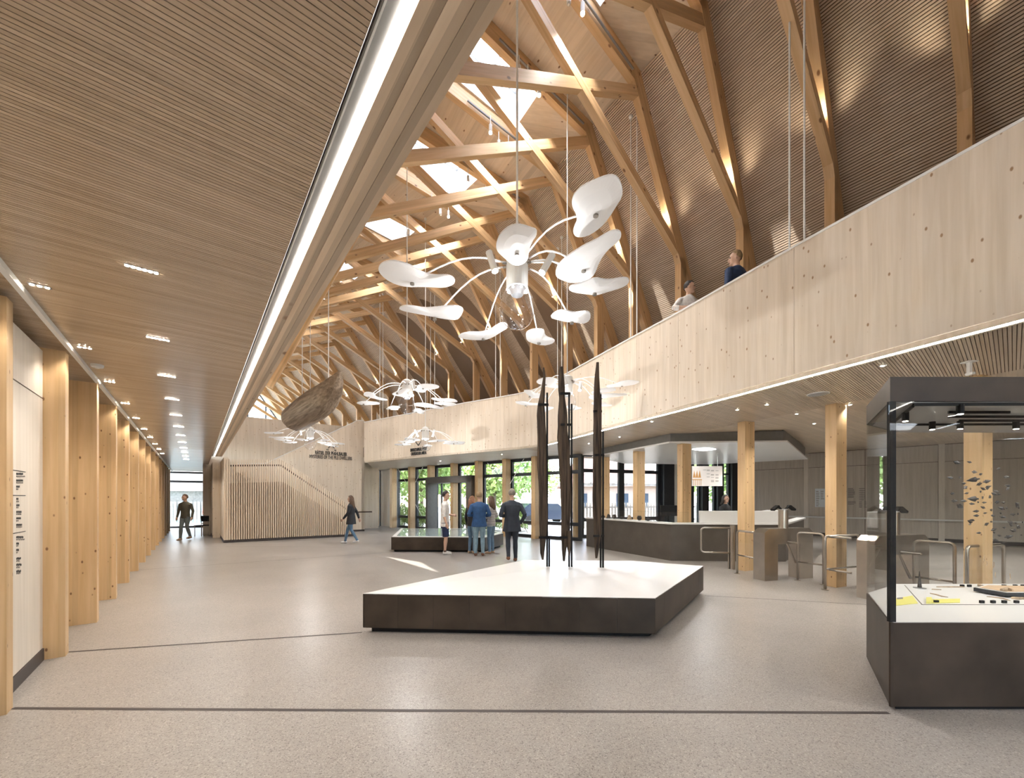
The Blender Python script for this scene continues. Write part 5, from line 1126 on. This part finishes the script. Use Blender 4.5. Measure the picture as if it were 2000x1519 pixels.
def person(loc, yaw, h, label, top, bottom, shoe, hair, hairm, name='person', female=False, stride=0, arms=('down', 'down'), sleeve='long', legs='long', hem=.0, jacket=False, head_yaw=0, lean=0, hair_len=0, skin='skin', face=True):
    """one continuous body (local: x right, y forward, z up) grown from lofted limbs and remeshed; clothes are regions of the same skin, hair is a child"""
    s = h / 1.78; V = Vector; prim = []          # (mesh builder, material)
    def loft(rings, mat, seg=14):
        # rings: (centre, half width x, half depth y)
        mb = MB(); vs = []
        for c, rx, ry in rings:
            for j in range(seg):
                q = 2 * math.pi * j / seg; vs.append((c[0] + rx * math.cos(q), c[1] + ry * math.sin(q), c[2]))
        n = len(rings); fs = [(i * seg + j, i * seg + (j + 1) % seg, (i + 1) * seg + (j + 1) % seg, (i + 1) * seg + j) for i in range(n - 1) for j in range(seg)] + [tuple(range(seg))[::-1], tuple((n - 1) * seg + j for j in range(seg))]
        mb.add(vs, fs); prim.append((mb, mat))
    def limb(path, rad, mat, seg=10): prim.append((MB().tube(path, rad, seg), mat))
    def ball(c, rx, ry, rz, mat, rot=None): prim.append((MB().ell(c, rx, ry, rz, rot, 14, 10), mat))
    sw = (.185 if female else .215); hw = .165 if female else .165
    hipz, shz = .93, 1.46
    # torso
    L_ = lean
    bulk = 1.10 if jacket else 1.0
    tr = [(V((0, L_ * 0, hipz - .07 - hem)), (hw + .005) * bulk + hem * .15 + (.03 if hem else 0), .118 * bulk + hem * .1 + (.015 if hem else 0)), (V((0, 0, hipz + .02)), hw * bulk + (.02 if hem else 0), .126 * bulk), (V((0, L_ * .25, 1.10)), (.135 if female else .158) * bulk, .114 * bulk), (V((0, L_ * .5, 1.26)), (.150 if female else .180) * bulk, .126 * bulk), (V((0, L_ * .8, 1.38)), (.165 if female else .195) * bulk, .112 * bulk), (V((0, L_, 1.455)), (.13 if female else .155) * bulk, .085 * bulk), (V((0, L_ + .005, 1.50)), .075, .068)]
    loft(tr, top, 18)
    so = V((0, L_, 0))
    # shoulders + arms
    for i, sx in enumerate((-1, 1)):
        sh = V((sx * (sw - .015), L_, shz - .075)); mode = arms[i]
        if mode == 'down': el, wr = V((sx * (sw + .055), L_ - .03, 1.13)), V((sx * (sw + .065), L_ + .05, .88))
        elif mode == 'pocket': el, wr = V((sx * (sw + .10), L_ - .08, 1.14)), V((sx * (sw + .005), L_ + .06, .93))
        elif mode == 'front': el, wr = V((sx * (sw + .08), L_ - .06, 1.14)), V((sx * .10, L_ + .22, 1.10))
        elif mode == 'swing': el, wr = V((sx * (sw + .04), L_ + .02, 1.14)), V((sx * (sw + .03), L_ + .20, .93))
        elif mode == 'back': el, wr = V((sx * (sw + .05), L_ - .12, 1.15)), V((sx * (sw + .04), L_ - .20, .92))
        elif mode == 'rest': el, wr = V((sx * (sw + .17), L_ + .10, 1.18)), V((sx * .06, L_ + .32, 1.13))
        elif mode == 'desk': el, wr = V((sx * (sw + .03), L_ + .05, 1.14)), V((sx * .12, L_ + .32, 1.04))
        b = 1.12 if jacket else 1.0
        limb([V((sx * (sw - .075), L_, shz - .055)), sh, sh.lerp(el, .5), el], [.062 * b, .060 * b, .053 * b, .047 * b], top)
        sm = top if sleeve == 'long' else skin
        if sleeve == 'roll': limb([el, el.lerp(wr, .25)], [.05, .052], top)
        limb([el, el.lerp(wr, .5), wr], [.047 * (b if sleeve == 'long' else .9), .042 * (b if sleeve == 'long' else .9), .036 if sleeve == 'long' else .028], sm)
        d = (wr - el).normalized(); hp = wr + d * .05; up_ = V((0, 1, 0)); si = d.cross(V((sx, 0, 0))).normalized()
        if si.length < .1: si = V((0, 1, 0))
        limb([wr - d * .01, wr + d * .03, wr + d * .085], [.025, .036, .034], skin, 8)
        # five fingers, slightly curled; the thumb leaves the side of the palm
        inn = V((-sx, 0, 0)); inn = (inn - d * inn.dot(d)).normalized()
        for f in range(4):
            o = wr + d * .085 + si * (.027 - .018 * f); ln_ = (.062, .074, .070, .055)[f]; limb([o - d * .01, o + d * ln_ * .55 + inn * .006, o + d * ln_ * .9 + inn * .025], [.0095, .009, .0075], skin, 6)
        o = wr + d * .035 + si * .032; limb([o, o + si * .022 + d * .03, o + si * .024 + d * .06 + inn * .01], [.012, .011, .009], skin, 6)
    # legs
    for i, sx in enumerate((-1, 1)):
        f = stride * sx; hip = V((sx * .085, 0, hipz - .03)); an = V((sx * (.10 - .03 * abs(stride)), f, .085 if f <= 0 or stride == 0 else .085)); kn = hip.lerp(an, .5) + V((0, .03 + .05 * abs(stride), 0))
        if stride and f < 0: an = an + V((0, 0, .05)); kn = hip.lerp(an, .5) + V((0, .10, 0))
        th_m = bottom; sh_m = bottom if legs == 'long' else skin; lo = 1.0 if legs == 'long' else .82
        fat = 1.0 if not female else .93
        if legs == 'short':
            limb([hip, hip.lerp(kn, .55), hip.lerp(kn, .98)], [.102, .096, .094], bottom, 12); limb([hip.lerp(kn, .7), kn, kn.lerp(an, .35), kn.lerp(an, .8), an], [.062, .052, .056, .036, .034], skin, 12)
            limb([kn.lerp(an, .88), an], [.038, .040], 'cloth_sole', 10)
        else: limb([hip, hip.lerp(kn, .5), kn, kn.lerp(an, .35), kn.lerp(an, .85), an + V((0, 0, -.01))], [.100 * fat, .083 * fat, .060 * fat, .062 * fat, .048 * fat, .050 * fat], bottom, 12)
        t = V((0, 1, 0)); ft = an + V((0, 0, -.045)); tilt = .0
        limb([ft + V((0, -.055, 0)), ft + V((0, .02, .0)), ft + V((0, .11, -.012)), ft + V((0, .185, -.018))], [.040, .046, .043, .026], shoe, 12)
    # neck and head
    nb = so + V((0, .0, 1.46)); hc = so + V((0, .025, 1.655)); limb([nb, so + V((0, .01, 1.56)), hc + V((0, -.01, -.05))], [.060, .052, .052], skin, 12)
    Rz = Matrix.Rotation(head_yaw, 3, 'Z')
    hv = lambda x, y, z: hc + Rz @ V((x, y, z))
    ball(hc + V((0, 0, .02)), .076, .096, .108, skin, Rz); ball(hv(0, .022, -.048), .060, .070, .070, skin, Rz); ball(hv(0, .068, -.088), .028, .026, .024, skin, Rz)
    prim.append((MB().tube([hv(0, .094, .022), hv(0, .104, -.008), hv(0, .112, -.026), hv(0, .098, -.034)], [.010, .012, .016, .012], 8), skin))
    for sx in (-1, 1): ball(hv(sx * .079, -.004, -.005), .012, .020, .032, skin, Rz); ball(hv(sx * .032, .086, .026), .022, .012, .008, skin, Rz)
    # merge into one skin
    allm = MB(); kd_pts = []
    for mb, mt_ in prim:
        allm.add(mb.v, mb.f)
        for fc in mb.f:
            c_ = sum((V(mb.v[i]) for i in fc), V()) / len(fc); kd_pts.append((c_, mt_))
            for i in fc: kd_pts.append((V(mb.v[i]), mt_))
            if len(fc) == 4:
                a_, b_, c4, d_ = (V(mb.v[i]) for i in fc)
                for uu in (.2, .5, .8):
                    for vv in (.1, .3, .5, .7, .9): kd_pts.append((a_.lerp(b_, uu).lerp(d_.lerp(c4, uu), vv), mt_))
    me = bpy.data.meshes.new('tmp'); me.from_pydata([tuple(V(v)) for v in allm.v], [], allm.f); me.update()
    ob = bpy.data.objects.new('tmp', me); col.objects.link(ob)
    rm = ob.modifiers.new('r', 'REMESH'); rm.mode = 'VOXEL'; rm.voxel_size = .0115
    sm = ob.modifiers.new('s', 'SMOOTH'); sm.factor = .5; sm.iterations = 2
    dg = bpy.context.evaluated_depsgraph_get(); body = bpy.data.meshes.new_from_object(ob.evaluated_get(dg)); bpy.data.objects.remove(ob); bpy.data.meshes.remove(me)
    mats = []
    for _, mt_ in prim:
        if mt_ not in mats: mats.append(mt_)
    mats += ['eye', 'lip']
    kd = kdtree.KDTree(len(kd_pts)); [kd.insert(p, i) for i, (p, _) in enumerate(kd_pts)]; kd.balance()
    body.materials.clear()
    for mt_ in mats: body.materials.append(MAT[mt_])
    eyes = [hv(sx * .032, .088, .012) for sx in (-1, 1)]; mouth = hv(0, .092, -.062)
    idx = []
    for p in body.polygons:
        c_ = p.center; co, i, dist = kd.find(c_); m_ = mats.index(kd_pts[i][1])
        if c_.z > 1.5:
            if min((c_ - e_).length for e_ in eyes) < .013: m_ = mats.index('eye')
            elif abs((c_ - mouth).z) < .008 and (c_ - mouth).length < .026: m_ = mats.index('lip')
        idx.append(m_)
    body.polygons.foreach_set('material_index', idx); body.polygons.foreach_set('use_smooth', [True] * len(idx))
    body.transform(Matrix.Scale(s, 4)); body.update(); body.name = 'body'
    mw = Matrix.Translation(V(loc)) @ Matrix.Rotation(yaw, 4, 'Z')
    r = tag(link(bpy.data.objects.new(name, body), None, mw), label, 'person')
    # hair: cap over crown and back of the head, long hair falls behind
    hb = MB(); seg, ring = 20, 14
    vs, keep = [], []
    for i in range(ring + 1):
        a = math.pi * i / ring
        for j in range(seg):
            q = 2 * math.pi * j / seg; d = V((math.sin(a) * math.cos(q), math.sin(a) * math.sin(q), math.cos(a)))
            k = 1 + .035 * math.sin(9 * q + 3 * a) + .02 * math.sin(17 * q)
            p = V((d.x * .086 * k, d.y * .106 * k - .006, d.z * .116 * k + .026)); lo = -.045 if d.y < .1 else .0
            cut = (d.y > .30 and d.z < .52) or (d.y > -.05 and d.z < -.05) or (d.z < (-.55 if not hair_len else -.8))
            keep.append(not cut); vs.append(hc + Rz @ p)
    fs = []
    for i in range(ring):
        for j in range(seg):
            f = (i * seg + j, (i + 1) * seg + j, (i + 1) * seg + (j + 1) % seg, i * seg + (j + 1) % seg)
            if sum(keep[x] for x in f) >= 3: fs.append(f)
    hb.add(vs, fs)
    if hair_len:
        for q in range(-4, 5):
            a = q / 4 * 1.5; x0, y0 = .080 * math.sin(a), -.088 * math.cos(a) - .006
            hb.tube([hc + Rz @ V((x0, y0, .05)), hc + Rz @ V((x0 * 1.08, y0 * 1.1 - .01, -.10)), hc + Rz @ V((x0 * 1.2, y0 * 1.05 - .04, -.10 - hair_len * .5)), hc + Rz @ V((x0 * 1.0, y0 * 1.0 - .05, -.10 - hair_len))], [.026, .030, .030, .010], 7)
    hb.v = [tuple(V(v) * s) for v in hb.v]
    hb.build('hair', hairm, r, mw, smooth=True)
    return r
Y = R
fp_ = lambda px, py: fl(px, py)
person(fl(362, 1054), math.pi + .05, 1.76, 'person in olive sweater and grey jeans walking toward the camera down the passage', 'cloth_olive', 'cloth_jeans_grey', 'cloth_shoe_tan', 'short', 'hair_brown', stride=.12, head_yaw=-.4, skin='skin_dark')
person(fl(686, 1061), R(88), 1.70, 'person in black blazer and blue jeans with long brown hair striding past the stairs', 'cloth_blazer', 'cloth_jeans_blue', 'cloth_shoe_white', 'long', 'hair_brown', female=True, stride=.27, arms=('swing', 'back'), hem=.14, jacket=True, hair_len=.36)
person(fl(869, 1082), R(-82), 1.80, 'person in white shirt and navy shorts standing in profile at the map table', 'cloth_shirt_white', 'cloth_shorts_navy', 'cloth_shoe_white', 'short', 'hair_dark', arms=('front', 'down'), sleeve='roll', legs='short', hem=.07)
person(fl(936, 1085), R(4), 1.78, 'person in blue shirt and light jeans seen from behind at the map table', 'cloth_shirt_blue', 'cloth_jeans_light', 'cloth_shoe_brown', 'short', 'hair_blond', arms=('front', 'front'), hem=.05, jacket=True)
person(Vector((-1.17, 11.58, 0)), R(-40), 1.66, 'person with reddish hair mostly hidden in front of the blue shirt', 'cloth_black_cloth', 'cloth_jeans_mid', 'cloth_shoe_tan', 'long', 'hair_red', female=True, hair_len=.18)
person(Vector((-.60, 11.56, 0)), R(62), 1.66, 'person in striped top and blue jeans half hidden behind the blue shirt', 'cloth_striped', 'cloth_jeans_mid', 'cloth_shoe_tan', 'long', 'hair_brown', female=True, arms=('front', 'front'), hair_len=.20)
person(fl(1000, 1096), R(8), 1.83, 'person in dark suit and brown shoes seen from behind beside the piles', 'cloth_suit', 'cloth_suit', 'cloth_shoe_brown', 'short', 'hair_grey', arms=('front', 'pocket'), hem=.12, jacket=True, stride=.07)
q = atd(1416, 985, 12.0); person((q.x, q.y, 0), R(205), 1.70, 'person in black jacket with dark hair working behind the reception counter', 'cloth_black_cloth', 'cloth_black_cloth', 'cloth_sole', 'long', 'hair_dark', female=True, arms=('desk', 'desk'), hair_len=.08, jacket=True, skin='skin_dark')
gq = g_at(1323); dq = (gq - Vector((0, 0, 0))).normalized(); gq = gq + Vector((.27, .14, 0)); person((gq.x + .0, gq.y, 4.12), R(190), 1.78, 'person in white shirt leaning on the gallery balustrade, head turned aside', 'cloth_shirt_white', 'cloth_jeans_mid', 'cloth_shoe_brown', 'short', 'hair_dark', arms=('rest', 'rest'), sleeve='roll', head_yaw=1.0, lean=.02)
gq = g_at(1424) + Vector((.30, .30, 0)); person((gq.x, gq.y, 4.12), R(25), 1.86, 'person in navy sweater on the gallery seen from behind', 'cloth_navy', 'cloth_jeans_grey', 'cloth_shoe_brown', 'short', 'hair_blond', arms=('down', 'down'), jacket=True, head_yaw=.75)
q = atd(401, 1018, 27.5); person((q.x, q.y, -.13), R(160), 1.55, 'person in red coat outside the glazed passage end', 'cloth_coat_red', 'cloth_jeans_light', 'cloth_sole', 'short', 'hair_brown', stride=.1, jacket=True, hem=.1)
